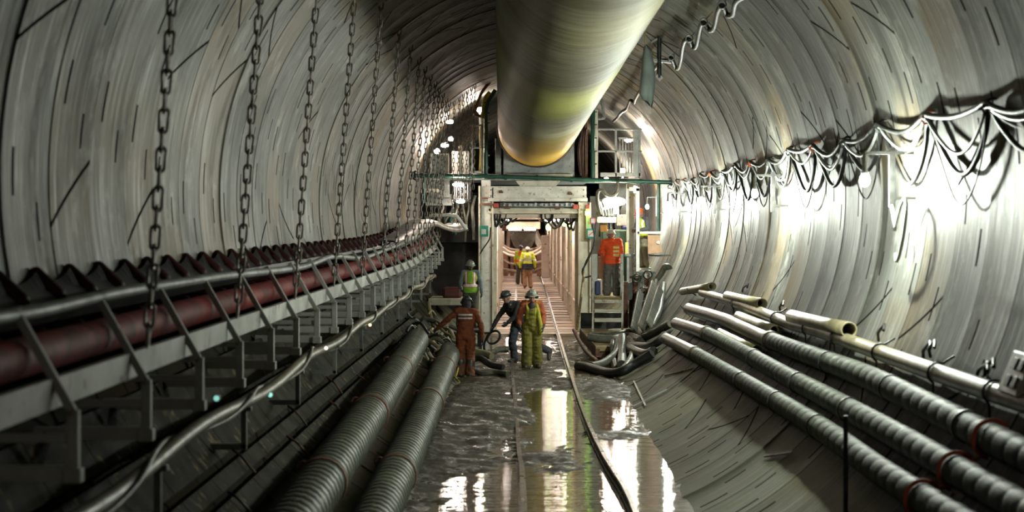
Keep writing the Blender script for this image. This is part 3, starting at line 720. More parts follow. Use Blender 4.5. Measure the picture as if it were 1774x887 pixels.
# duct saddle between header and duct
cx_, cz_, rr = 930, 219, 71
poly = [(X(872),Z(252)),(X(872),Z(306)),(X(990),Z(306)),(X(990),Z(252))]
arc = [(X(cx_+rr*math.cos(a)), Z(cz_+rr*math.sin(a))) for a in [math.radians(26+128*i/22.) for i in range(23)]]
MB().prism(poly+arc, DG+.25, DG+.5).build('duct_saddle', M_grey, G)
MB().prism([(X(893),Z(313)),(X(902),Z(324)),(X(962),Z(324)),(X(971),Z(313))], DG, DG+.2).rect(872,302,992,309,DG-.02,.5).build('saddle_foot', M_cream, G)
MB().lathe((duct_c(58.5)[0].x, 58.95, duct_c(58.5)[0].z), [(1.12,0),(1.12,4),(1.10,12)], 40, (0,1,0)).build('steel_duct', M_steel, G)
# upper deck and outer catwalks
gr('upper_deck', M_grey, (842,310,1022,313,DG+.2,7)); gr('catwalk', M_grey, (735,309,842,312,DG+.1,4)); gr('catwalk', M_grey, (1022,309,1112,313,DG,4))
gr('catwalk_beam', M_cream, (728,327,762,333,DG-.2,.3)); gr('catwalk_beam', M_cream, (1030,313,1090,317,DG+.2,.3))
# green pipe railing across the front
gz = 4.66
mb = MB().tube([P(716,304,DG-.35), P(842,305,DG-.35), P(932,308,DG-.35), P(1028,312,DG-.35), P(1164,316,DG-.35)], .062, 10)
for px, py in ((730,304),(762,304),(842,305),(876,307),(930,308),(990,311),(1070,314),(1110,315),(1141,316)): mb.tube([P(px-2.2,py,DG-.35), P(px+2.2,py,DG-.35)], .085, 10)
mb.build('green_cross_pipe', M_green, G)
mb = MB().tube([P(842,305,DG-.3), P(842,190,DG-.3), P(846,176,DG-.25), P(858,156,DG-.2)], .062, 10)
for py in (178,196,213,232,250,270,290): mb.tube([P(838,py,DG-.3), P(848,py,DG-.3)], .022, 6)
mb.build('green_standpipe', M_green, G)
mb = MB().tube([P(1027,312,DG-.3), P(1027,190,DG-.3), P(1024,178,DG-.2)], .062, 10)
for py in (194,216,239,262,284): mb.tube([P(1023,py,DG-.3), P(1034,py,DG-.3)], .022, 6)
mb.build('green_standpipe', M_green, G)
MB().tube([P(734,304,DG-.35), P(734,352,DG-.35)], .05, 8).build('green_drop_pipe', M_green, G)
MB().tube([P(1141,316,DG-.35), P(1141,400,DG-.35)], .05, 8).build('green_drop_pipe', M_green, G)
for px, py, sg in ((717,304,-1), (1163,316,1)):
    MB().tube([P(px-sg*4,py-8,DG-.35), P(px+sg*3,py-4,DG-.35), P(px+sg*3,py+4,DG-.35), P(px-sg*4,py+8,DG-.35)], .028, 6).torus(P(px,py,DG-.35), .07, .02, (0,1,0)).build('pipe_end_bracket', M_steel, G)
gr('upper_post', M_cream, (834,180,839,310,DG,.25)); gr('upper_post', M_cream, (1031,190,1036,310,DG,.25))
gr('upper_post', M_grey, (858,240,868,310,DG+.3,.3)); gr('upper_post', M_rust, (1008,200,1018,310,DG+.5,.3)); gr('upper_post', M_grey, (984,240,995,306,DG+.3,.3))
MB().tube(smooth_path([P(858,132,DG-.2), P(842,150,DG-.2), P(832,166,DG-.2), P(823,195,DG-.2), P(824,199,DG-.2), P(841,203,DG-.2)], 5), .045, 8).build('bent_handrail', M_rust, G)
MB().tube(smooth_path([P(1040,155,DG+.3), P(1046,200,DG), P(1045,204,DG), P(1036,206,DG)], 5), .045, 8).build('bent_handrail', M_grey, G)
# railings, left platform and right platform
mb = MB()
for px in (818, 835): mb.rect(px-1.6, 217, px+1.6, 302, DG, .1)
for py in (217, 256, 298): mb.rect(814, py-1.5, 838, py+1.5, DG, .08)
mb.build('left_guard_rail', M_grey, G, .008)
mb = MB()
for px in (1067, 1108): mb.rect(px-2, 224, px+2, 306, DG-.1, .1)
for py in (224, 262): mb.rect(1036, py-1.6, 1112, py+1.6, DG-.1, .08)
mb.rect(1097,228,1106,306,DG-.2,.2).rect(1040,299,1112,306,DG-.1,.1); mb.build('right_guard_rail', M_grey, G, .008)
mb = MB(); 
for px in range(1073, 1097, 5): mb.rect(px, 240, px+2, 300, DG+.8, .06)
mb.rect(1072,238,1098,241,DG+.8,.08); mb.build('cage_bars', M_white, G)
gr('panel_frame', M_cream, (745,266,778,268.5,DG+.3,.1), (745,266,747.5,305,DG+.3,.1), (776,266,778,305,DG+.3,.1)); gr('white_panel', M_galv, (747,268,776,303,DG+.4,.05))
mb = MB()
for i in range(9): mb.rect(744+i*4.2, 312, 745+i*4.2, 342, DG+.3, .04)
for i in range(6): mb.rect(744, 313+i*5.5, 779, 314+i*5.5, DG+.3, .04)
mb.build('mesh_panel', M_grey, G)
gr('mesh_back_plate', M_galv, (742,312,779,342,DG+.5,.04))
mb = MB()
for i in range(9): mb.rect(787+i*3.2, 316, 788.6+i*3.2, 346, DG+.3, .05)
mb.build('grille', M_galv, G); gr('grille_frame', M_steel, (812,314,816,350,DG+.2,.1), (783,345,816,349,DG+.2,.1))
M_dark = pm('near_black_plate', (.022,.022,.02), (.012,.012,.011), 3, .7, spec=.2)  # near-black plate colour, shared by the bulkheads and the side step
gr('dark_bulkhead', M_dark, (728,334,830,420,DG+1.2,.1)); gr('lower_bulkhead', M_dark, (745,420,830,575,DG+1.6,.1))
gr('wall_cabinet', M_grey, (738,336,783,356,DG+.6,.5)); gr('white_locker', M_white, (783,262,812,303,DG+1.2,.5)); gr('timber_post', M_cream, (795,252,801,303,DG+.6,.15))
gr('steel_ledge', M_cream, (742,518,802,529,DG-4.2,2.2)); gr('ledge_leg', M_steel, (748,529,754,575,DG-4,.15), (790,529,796,575,DG-4,.15))
gr('red_motor_cover', pm('dull_red', (.10,.018,.015), (.05,.012,.01), 4, .6), (766,498,800,517,DG-3.6,.7), bevel=.08)
MB().box((-1.95,52.5,.38),(-1.25,53.6,.45)).box((-1.9,52.6,-.02),(-1.8,53.5,.38)).box((-1.4,52.6,-.02),(-1.3,53.5,.38)).build('side_step', M_dark, G, .01)
# long interior of the gantry
def drift(d): return -.50*max(0,(d-60))/56.
mb = MB(); pts = []
dz = lambda d: .06+.40*min(1, max(0,(d-60)/24.))
deckM = pm('muddy_deck_planks', (.50,.39,.31), (.30,.22,.16), 1.3, .45, sc=(.8,2.2,1), lo=.4, hi=.6, c3=(.17,.12,.08), bmp=.4, spec=.3)
k = 0; d = DG-1.2
while d < 116:
    a = drift(d); mb.box((-1.15+a, d, dz(d)-.10), (1.46+a, d+.93, dz(d)+.010*((k*7) % 3))); d += .945; k += 1
mb.build('deck_planks', deckM, G)
gr('deck_edge', M_cream, (1004,556,1030,559,DG-.8,.2))
for i in range(22):
    d = DG+.6+i*2.6; a = drift(d); z0 = dz(d)
    pm_ = M_pink
    MB().box((-1.16+a, d, z0), (-1.10+a, d+2.45, 3.15+.10*(i % 3))).build('side_panel', pm_, G, .01)
    MB().box((1.42+a, d, z0), (1.48+a, d+2.45, 3.25-.12*(i % 2))).build('side_panel', pm_, G, .01)
    for xa in (-1.12, 1.32): MB().box((xa+a, d-.08, z0), (xa+.12+a, d+.08, 3.3)).build('side_post', M_pink if i % 2 else M_cream, G, .01)
    for xa, za in ((-1.05,1.0),(1.37,.9)): MB().tube([V((xa+a, d, za)), V((xa+drift(d+2.6), d+2.6, za))], .03, 6).build('side_rail', M_pink, G)
    if i % 2 == 0: MB().box((-1.2+a, d, 3.42), (1.5+a, d+.22, 3.62)).build('roof_beam', M_pink, G, .01)
MB().box((-1.5, DG+.6, 3.70), (1.6, 116, 3.76)).build('roof_plate', M_grey, G)
# hanging box, arch and bin far inside
MB().rect(877,384,936,397,92,1.2).build('far_box_beam', pm('far_brown', (.36,.25,.18), (.25,.17,.12), 2, .5), G, .03)
for q in ((868,372,877,400,90,.6),(934,372,944,384,90,.6)): MB().rect(*q).build('far_bracket', M_rust, G, .02)
MB().tube(smooth_path([P(880,437,96), P(881,405,96), P(886,400,96), P(926,400,96), P(931,405,96), P(940,424,96)], 5), .09, 10).build('far_arch_tube', M_pink, G)
mb = MB(); mb.lathe(P(906,404,97), [(.62,0),(.60,-.25),(.45,-.62),(.2,-.82)], 24, (0,0,1)).build('far_bin', M_grey, G)
MB().rect(938,408,951,482,88,1.0).build('far_pillar', M_pink, G, .03)
for q in ((872,440,880,478,100,.5),(884,446,890,478,101,.5),(930,440,938,478,100,.5)): MB().rect(*q).build('far_frame', M_rust, G, .02)
MB().rect(866,404,951,500,114,.2).build('far_bulkhead', M_rust, G)
# hose bundle drooping across the far end
for i, (y0, ym, y1, d) in enumerate(((424,433,425,94), (428,438,427,93), (432,441,429,93.5), (436,444,434,92.5), (448,458,452,95), (466,470,462,96))):
    o = MB().tube(smooth_path([P(871,y0,d), P(884,ym-2,d), P(905,ym,d), P(925,ym-2,d), P(940,y1,d)], 5), .055, 8).build('drooping_hose', M_pink if i != 2 else M_grey)
    tag(o, 'pale hose drooping across the far end of the gantry tunnel, %sfrom the top' % (ORD[i+1] or 'first '), 'hose', 'hoses across the far end')
for i in range(4):
    o = MB().tube(smooth_path([P(929,402+3*i,94), P(933-i,412+4*i,94), P(942,424+3*i,94), P(951,428+2*i,94)], 5), .045, 8).build('drooping_hose', M_white)
    tag(o, 'white hose curving down right of the far bin, %sfrom the top' % (ORD[i+1] or 'first '), 'hose', 'white hoses right of the bin')
# strip lights under the gantry roof
k = 0
for i in range(7):
    d = 61.5+i*7.4
    for sx in (-.75, 1.05):
        k += 1; a = drift(d); c = V((sx+a, d, 3.36))
        t = thing('strip_light', c, 'warm strip light under the gantry roof, %s side, %snearest' % ('left' if sx < 0 else 'right', ORD[i+1]), 'lamp', 'strip lights under the gantry roof')
        MB().box(c+V((-.10,-.5,.03)), c+V((.10,.5,.10))).build('housing', M_lampbody, t, .01)
        MB().tube([c+V((-.0,-.45,0)), c+V((0,.45,0))], .04, 8).build('tube', E_warm, t)
# glowing strips seen above the box beam
for i, (x0, x1, y, d) in enumerate(((890,912,372.5,90), (918,940,372.5,90), (881,903,396.5,91.4), (908,928,396.5,91.4))):
    a, b = P(x0,y,d), P(x1,y,d)
    t = thing('strip_light', a, ('warm strip light above the far box beam, left one', 'warm strip light above the far box beam, right one', 'warm strip light below the far box beam, left one', 'warm strip light below the far box beam, right one')[i], 'lamp', 'far strip lights')
    MB().tube([a, b], .06, 8).build('tube', em('lamp_far', (1.0,.86,.74), 40), t); MB().bar(a+V((0,.02,.09)), b+V((0,.02,.09)), .16, .05).build('housing', M_lampbody, t)
# cables under the portal and on the columns
def cable(pts, r, mat, label, name='loose_cable', grp=None):
    o = MB().tube(smooth_path(pts, 6), r, 8).build(name, mat); return tag(o, label, 'cable', grp)
rc = random.Random(21)
for i in range(7):
    x0 = 857+i*4.2; x1 = x0+rc.uniform(8,20); dp = rc.uniform(12,26); dd = DG+.5+.12*i
    cable([P(x0,371,dd), P(x0+.5,371+dp*.6,dd), P((x0+x1)/2-2,371+dp,dd), P(x1-2,371+dp*.5,dd), P(x1,371,dd)], .03, (M_cable, M_hosegrey, M_black)[i % 3], 'dark cable sagging at the left top corner of the portal, %sfrom the left' % (ORD[i+1] or 'first '), grp='cables at the portal corner')
for i in range(9):
    x0 = 938+i*6.2; x1 = x0+rc.uniform(9,22); x1 = min(x1, 1000); dp = rc.uniform(10,30); dd = DG+.5+.12*i
    cable([P(x0,371,dd), P(x0+1,371+dp*.6,dd), P((x0+x1)/2,371+dp,dd), P(x1-1,371+dp*.5,dd), P(x1,371,dd)], .032, (M_cable, M_black, M_hosegrey)[i % 3], 'dark cable sagging under the right half of the portal, %sfrom the left' % (ORD[i+1] or 'first '), grp='cables under the portal')
for i in range(11):
    x0 = 750+i*7.3; yb = rc.uniform(388,420); dd = DG+.9-.05*i
    cable([P(x0,336+rc.uniform(-4,6),dd), P(x0+rc.uniform(-5,5),360,dd-.05), P(x0+rc.uniform(-7,7),382,dd-.1), P(x0+rc.uniform(-9,9),yb,dd)], rc.uniform(.02,.05), rc.choice((M_cable, M_hosegrey, M_green, M_chain)), 'dangling hose in the dark bay below the left catwalk, %sfrom the left' % (ORD[i+1] or 'first '), 'dangling_hose', 'hoses in the left dark bay')
for i in range(6):
    x0 = 1040+i*9; dd = DG+.6
    cable([P(x0,352+rc.uniform(-3,3),dd), P(x0+rc.uniform(-4,6),368,dd-.2), P(x0+rc.uniform(-6,8),392,dd-.3), P(x0+rc.uniform(-3,9),410,dd-.3)], rc.uniform(.025,.05), rc.choice((M_cable, M_galv, M_hosegrey)), 'hose dangling behind the orange worker bay, %sfrom the left' % (ORD[i+1] or 'first '), 'dangling_hose', 'hoses in the right bay')
for i, (a, b) in enumerate((((1136,486),(1104,572)), ((1128,490),(1096,570)), ((1150,492),(1130,566)))):
    cable([PC(*a,DB+.4), PC(a[0]-4,a[1]+30,DB-.1), PC((a[0]+b[0])/2+3,(a[1]+b[1])/2+10,DB-.4), PC(*b,DB-.9)], .07, (M_hosegrey, M_black, M_hosegrey)[i], 'hose sloping down beside the leaning plates, %sfrom the right' % (ORD[[2,3,1][i]] or 'first '), 'sloping_hose', 'hoses by the leaning plates')
cable([P(1026,388,55), P(1030,420,55), P(1018,452,55), P(1009,468,55), P(1012,480,55), P(1024,478,55)], .022, M_cable, 'black cable loop hanging at the right column by the notice')
cable([P(1032,385,55), P(1028,425,55), P(1014,456,55), P(1010,474,55)], .018, M_cable, 'thin black cable beside the cable loop at the right column')
cable([P(850,394,58.8), P(849,410,58.8), P(846,418,58.8), P(836,432,58.8), P(832,440,58.8)], .02, M_cable, 'black cable on the left column below the green flag')
cable([P(1070,316,DG-.5), P(1070,330,DG-.5), P(1062,339,DG-.5), P(1050,337,DG-.5), P(1044,330,DG-.5), P(1036,332,DG-.5), P(1035,350,DG-.5), P(1040,372,DG-.5)], .05, M_hosegrey, 'thick grey hose looping below the right green pipe', 'grey_hose')
cable([P(838,205,DG+.1), P(833,230,DG+.1), P(834,262,DG+.1), P(832,300,DG+.1)], .05, M_yellow, 'yellow hose hanging down the left upper post', 'yellow_hose')
cable([P(849,160,DG-.25), P(842,168,DG-.25), P(838,182,DG-.25), P(836,205,DG-.2)], .06, M_yellow, 'yellow hose hooked over the top of the left green standpipe', 'yellow_hose')
for i in range(5):
    cable([P(1004+3*i,200+6*i,DG+.4), P(1006+2*i,230,DG+.2), P(1001+3*i,262,DG+.2), P(1005+2*i,305,DG+.3)], .022, M_rust if i % 2 else M_cable, 'thin hose hanging beside the right upper post, %sfrom the left' % (ORD[i+1] or 'first '), grp='hoses at the right upper post')
# signs and notices
t = thing('green_flag', P(838,400,58.7), 'small green flag with a white patch on the left column', 'flag')
MB().rect(831,391,846,410,58.75,.03).build('cloth', pm('flag_green', (.02,.26,.20), (.015,.18,.14), 4, .7), t)
MB().rect(834,397,842,406,58.71,.03).build('patch', M_white, t)
t = thing('notice_board', P(1024,404,58.5), 'white notice with a green border on the right column', 'notice')
MB().rect(1016,396,1032,413,58.6,.03).build('border', pm('flag_green', (.02,.26,.2)), t); MB().rect(1018,399,1030,410,58.56,.03).build('paper', M_white, t)
MB().bar(P(1020,408,58.54), P(1027,402,58.54), .05, .02).build('red_mark', M_red, t)
t = thing('pink_frame', P(1027,382,58.5), 'small pink framed notice above the green bordered one', 'notice')
MB().rect(1022,377,1032,388,58.6,.03).build('border', pm('pink', (.5,.13,.2), (.4,.1,.15), 4, .5), t); MB().rect(1024,379,1030,386,58.56,.03).build('paper', M_white, t)
t = thing('marker_strip', P(1020,360,58.6), 'bright lime strip lamp on the right column', 'lamp')
MB().rect(1015,362,1023,413,58.75,.05).build('strip', pm('lime_paint', (.45,.6,.25), (.38,.5,.2), 3, .5), t); MB().rect(1014,366,1023,373,58.65,.08).build('lamp', E_green, t)
for i, (px, py, d) in enumerate(((978,386,64), (991,389,64), (950,394,70))):
    o = MB().ell(P(px,py,d), (.09,.05,.12)).build('green_lamp', E_green); tag(o, 'small glowing green lamp under the portal, %sfrom the right' % (ORD[{1:1,0:2,2:3}[i]] or 'first '), 'lamp', 'green lamps under the portal')
# work lights on the gantry
def flood(px, py, d, w, h, mat, label):
    c = P(px, py, d); t = thing('work_light', c, label, 'lamp', 'work lights on the gantry')
    mb = MB().ell(c, (w, .08, h), None, 14, 8); mb.build('lens', mat, t)
    MB().ell(c+V((0,.10,.04)), (w*1.12, .12, h*1.1), None, 14, 8).bar(c+V((0,.14,0)), c+V((0,.40,.05)), .05, .05).build('housing', M_lampbody, t)
    return t
flood(779,211,61,.12,.055,E_ringl,'oval work light high over the left platform, topmost of four')
flood(781,241,62,.075,.06,E_far,'small round work light over the left platform')
flood(770,252,60,.12,.055,E_ringl,'oval work light just above the white panel on the left platform')
flood(794,320,58.7,.17,.06,E_far,'wide work light below the left catwalk')
flood(798,349,58.6,.13,.055,E_far,'work light beside the hanging chains, lowest on the left')
flood(1064,349,58.7,.34,.12,E_far,'broad work light over the orange worker, right of the portal')
flood(1089,243,61,.12,.06,E_warm2,'oval work light behind the right guard rail')
flood(1097,328,58.0,.17,.10,E_far,'square work light at the top of the right cream column')
for i, (x, d, z) in enumerate(((-2.9,61.8,5.50), (3.05,66,5.0), (-1.58,62.2,6.80), (3.05,80,5.0))):
    c = V((x, d, z)); t = thing('work_light', c, ('work light behind the white panel of the left platform', 'work light beyond the right guard rail, nearer one', 'work light high behind the left green standpipe', 'work light beyond the right guard rail, farther one')[i], 'lamp', 'work lights on the gantry')
    MB().ell(c, (.10,.22,.08) if i % 2 else (.09,.09,.08)).build('lens', em('lamp_ring', (1.0,.84,.70), 900), t); MB().bar(c-V((0,0,.08)), c-V((0,0,.6)), .06, .06).build('stalk', M_lampbody, t)

# ------------------------------------------------------------------ working bay right of the portal
DB = 51.8
B = thing('work_stand', P(1055,515,DB), 'white steel work stand with steps right of the portal', 'stand')
def br(name, mat, *rects, bevel=.006):
    mb = MB()
    for r in rects: mb.rect(*r)
    return mb.build(name, mat, B, bevel)
br('platform', M_wood, (1030,514,1079,519,DB-.5,3.0))
br('step', M_cream, (1030,519.5,1078,525,DB-.7,.4)); br('step', M_cream, (1030,536,1078,541,DB-1.0,.4)); br('step', M_cream, (1030,552,1078,558,DB-1.3,.4))
mb = MB(); mb.bar(P(1028,500,DB), P(1027,572,DB-1.4), .05, .10).bar(P(1079,480,DB), P(1078,572,DB-1.4), .05, .12); mb.build('side_frame', M_white, B)
br('hand_post', M_white, (1075,440,1080,516,DB-.4,.1)); br('hand_post', M_white, (1025,440,1035,516,DB+.2,.15))
br('cream_column', M_cream, (1086,318,1098,440,DB+5.8,.3)); br('column_foot', M_grey, (1083,440,1100,444,DB+5.6,.5), (1086,444,1090,500,DB+5.7,.2), (1095,444,1099,500,DB+5.7,.2))
br('white_post', M_white, (1102,326,1108,482,DB+5,.12), (1090,324,1108,331,DB+5,.12))
br('cross_rail', M_white, (1104,401,1150,405,DB+5,.08)); br('bay_panel', M_grey, (1038,316,1090,345,DG+1,.05)); br('bay_back_panel', M_white, (1022,340,1100,520,DG+2.2,.06))
br('bay_shelf', M_cream, (1035,376,1068,386,DG-.2,.3)); br('control_box', M_white, (1069,372,1086,391,DG-.3,.4)); br('meter_box', M_white, (1062,358,1072,371,DG-.2,.3))
mb = MB()
for i in range(6): mb.bar(P(1040+i*6,348+2*i % 5,DG), P(1046+i*5,374,DG), .07, .05)
mb.bar(P(1044,362,DG-.2), P(1082,352,DG-.2), .07, .07).build('pipe_rack', M_galv, B)
br('green_machine', pm('machine_green', (.05,.11,.06), (.03,.07,.04), 3, .5), (1042,398,1088,500,DG-.6,1.2), bevel=.05)
br('orange_valve', pm('amber_paint', (.55,.28,.04), (.4,.2,.03), 5, .5), (1040,390,1052,402,DB+1.8,.2)); br('yellow_pipe', M_yellow, (1083,420,1088,440,DB+2.5,.1))
br('brown_door', M_brownbox, (1038,440,1046,512,DB+1.0,.1)); br('lower_panel', M_steel, (1078,490,1096,520,DB+.2,.2)); br('base_skirt', M_steel, (1006,542,1096,580,DB+2.5,.2))
br('bay_leg', M_rust, (1081,488,1088,568,DB,.2), (1090,490,1096,568,DB+.4,.2))
o = MB().rect(1031,487,1040,511,DB+.1,.4).build('blue_bucket', M_blue, None, .03); tag(o, 'blue bucket on the work stand beside the worker legs', 'bucket')
t = thing('white_bin', P(1034,498,DB+.7), 'white open bin behind the blue bucket', 'bin')
MB().rect(1029,484,1043,512,DB+.62,.5).build('bin_body', M_white, t, .03)
o = MB().rect(1079,392,1086,398,DG-.4,.4).build('blue_bag', M_blue, None, .03); tag(o, 'blue bag on the green machine behind the orange worker', 'bag')
t = thing('brown_board', P(1134,424,DB+4.4), 'brown square board hung on the white cross rail', 'board')
p = [P(1122,407,DB+4.4), P(1143,408,DB+4.4), P(1147,437,DB+4.4), P(1123,440,DB+4.4)]
mb = MB(); mb._add(p+[q+V((0,.1,0)) for q in p], [(0,1,2,3),(7,6,5,4),(0,4,5,1),(1,5,6,2),(2,6,7,3),(3,7,4,0)]); mb.build('panel', M_brownbox, t)
MB().lathe(P(1140,420,DB+4.35), [(.05,0),(.05,.03)], 10, (0,1,0)).build('disc', M_white, t)
o = MB().tube([P(1124,442,DB+4.6), P(1140,443,DB+4.6), P(1162,442,DB+4.6)], .02, 6).build('steel_bar', M_steel); tag(o, 'thin dark bar below the brown board', 'bar')
# valve manifold
t = thing('valve_manifold', P(1110,520,DB), 'rusty red valve manifold with green handwheels beside the right wall', 'valve')
for i, (px, p0, p1) in enumerate(((1100,478,566), (1110,470,560), (1119,482,556), (1127,470,548))):
    mb = MB().tube([P(px,p0,DB+.5+.2*i), P(px-1,p1,DB+.3+.2*i)], .085, 10)
    for py in (p0, p0+24, p0+46): mb.tube([P(px,py,DB+.5+.2*i), P(px,py+4,DB+.5+.2*i)], .14, 12)
    mb.build('riser', (M_rust, M_grey, M_rust, M_galv)[i], t)
MB().tube([P(1098,508,DB+.3), P(1130,500,DB+.3)], .08, 10).tube([P(1096,530,DB+.3), P(1122,524,DB+.3)], .08, 10).build('cross_pipe', M_rust, t)
for px, py in ((1103,482), (1122,476), (1113,505)): MB().torus(P(px,py,DB-.1), .11, .02, (0,1,.4)).tube([P(px-2,py,DB-.1), P(px+2,py,DB-.1)], .016, 6).build('handwheel', M_green, t)
o = MB().tube(smooth_path([P(1132,490,DB+.8), P(1142,478,DB+.8), P(1148,468,DB+.8), P(1152,462,DB+.8), P(1158,462,DB+.8), P(1160,467,DB+.8)], 5), .085, 12).build('elbow_pipe', M_hosegrey); tag(o, 'grey elbow pipe bending over above the leaning plates', 'pipe')
for i, (a, b, w_) in enumerate((((1110,505),(1098,572),.22), ((1134,492),(1110,568),.24), ((1144,500),(1124,562),.2))):
    o = MB().bar(PC(*a,DB-.2+.25*i,.45), PC(*b,DB-1.1+.25*i,.40), w_, .05, (.5,-1,.3)).build('leaning_plate', (M_hosegrey, M_olive, M_hosegrey)[i], None, .01); tag(o, 'grey plate leaning against the right wall by the valves, %sfrom the left' % (ORD[i+1] or 'first '), 'plate', 'plates leaning by the valves')
# flat cart with a heap of hoses
t = thing('flat_cart', P(1060,600,48), 'low olive steel cart under the heap of hoses', 'cart')
q = [P(1004,569,51.2), P(1134,569,51.2), P(1142,600,47.6), P(1032,600,47.6)]
mb = MB(); mb._add(q+[v-V((0,0,.12)) for v in q], [(3,2,1,0),(4,5,6,7),(0,1,5,4),(1,2,6,5),(2,3,7,6),(3,0,4,7)]); mb.build('deck', M_wood, t, .01)
MB().bar(q[3]-V((0,-.1,.16)), q[2]-V((0,-.1,.16)), .1, .2).bar(q[3]-V((-.05,0,.16)), q[0]-V((-.05,0,.16)), .1, .2).build('frame', M_rust, t)
for c in (q[3]+V((.25,.3,-.28)), q[2]+V((-.3,.3,-.28)), q[0]+V((.25,-.3,-.28)), q[1]+V((-.3,-.3,-.28))): MB().lathe(c-V((.05,0,0)), [(.12,0),(.15,.02),(.15,.08),(.12,.1)], 16, (1,0,0)).build('wheel', M_steel, t)
heap = [
 ([(1022,583,49.5),(1048,582,49.2),(1070,580,49),(1092,576,49.4),(1106,574,50),(1116,582,49.6)], 'lying along the back of the cart'),
 ([(1020,584,48.4),(1040,587,48.3),(1062,588,48.2),(1080,584,48.6),(1094,583,48.8),(1110,590,48.5)], 'lying along the middle of the cart'),
 ([(1066,588,47.6),(1072,592,47.2),(1068,610,46.4),(1056,622,45.8),(1040,634,45.2),(1024,644,44.8)], 'curving off the cart to the lower left'),
 ([(1078,584,47.6),(1079,592,47.0),(1078,612,46.6),(1077,632,46.2)], 'hanging straight down the cart front'),
 ([(1063,590,47.5),(1061,600,47),(1063,620,46.5),(1068,638,46.0)], 'thin one hanging down left of the straight hose'),
 ([(1082,590,47.4),(1090,600,47),(1100,608,46.8),(1118,613,46.6),(1132,608,46.8)], 'looping right towards the wall'),
 ([(1090,586,47.8),(1098,598,47.0),(1096,614,46.4),(1090,628,46.0),(1080,640,45.6)], 'curling down right of the straight hose'),
 ([(1092,590,48.4),(1112,586,48.6),(1134,576,48.8),(1152,566,48.8),(1163,560,48.8)], 'rising to the wall pipes'),
 ([(1130,612,46.2),(1118,620,45.6),(1098,632,44.9),(1076,644,44.2),(1050,648,44.0),(1020,646,44.2),(1000,642,44.6)], 'lowest, lying along the mud edge'),
 ([(1098,598,48.2),(1122,600,47.8),(1140,592,47.8),(1152,580,48)], 'dark one behind, reaching the lowest pipe run')]
for i, (pp, lab) in enumerate(heap):
    r = (.10,.10,.095,.105,.065,.10,.08,.095,.10,.09)[i]
    pts = [PC(*a, r+.03) for a in pp]
    pts = [V((a.x, a.y, max(a.z, r*.8))) for a in pts]
    o = MB().tube(smooth_path(pts, 6), r, 12).build('slack_hose', M_hosegrey if i not in (8, 9) else M_black); tag(o, 'slack grey hose on the right heap, %s' % lab, 'hose', 'hoses heaped on the cart')
o = MB().tube(smooth_path([P(1000,566,51), P(1006,520,52), P(1012,470,53)], 4), .035, 8).build('prop_pole', M_wood); tag(o, 'brown pole leaning at the right foot of the portal', 'pole')
o = MB().tube(smooth_path([P(994,572,50), P(1006,595,48.5), P(1018,612,47), P(1034,625,46)], 4), .045, 8).build('drag_chain', M_rust); tag(o, 'rusty chain hose along the left edge of the cart', 'hose')

# ------------------------------------------------------------------ rails and rubbish on the bed
def rail_(pts, label):
    pts = smooth_path(pts, 6); t = thing('track_rail', pts[0], label, 'rail', 'rails of the work track')
    mb = MB()
    for a, b in zip(pts, pts[1:]): mb.bar(a+V((0,0,.05)), b+V((0,0,.05)), .055, .035).bar(a+V((0,0,.015)), b+V((0,0,.015)), .018, .06).bar(a-V((0,0,.02)), b-V((0,0,.02)), .10, .02)
    mb.build('rail_steel', pm('wet_rail', (.13,.115,.095), (.07,.06,.045), 4, .3, .5, c3=(.16,.12,.07)), t)
def onbed(x, d, h): return V((x, d, h))
rail_([onbed(1.16,21.5,.05), onbed(1.14,24,.05), onbed(1.0,28,.045), onbed(.90,34,.035), onbed(.86,42,.02), onbed(.82,50,.05), onbed(.80,57,.08), onbed(.78,60,.10), onbed(.72,68,.23), onbed(.66,78,.40), onbed(.55,92,.50), onbed(.45,108,.50)], 'long muddy steel rail curving out of the water, right of the pair')
rail_([onbed(-.085,20.5,.05), onbed(-.09,23,.04), onbed(-.12,26,.035), onbed(-.18,29.5,-.01), onbed(-.24,34,-.03), onbed(-.40,44,.0), onbed(-.46,54,.06), onbed(-.48,60,.10), onbed(-.52,68,.23), onbed(-.58,80,.42), onbed(-.7,100,.5)], 'muddy steel rail partly sunk in the mud, left of the pair')
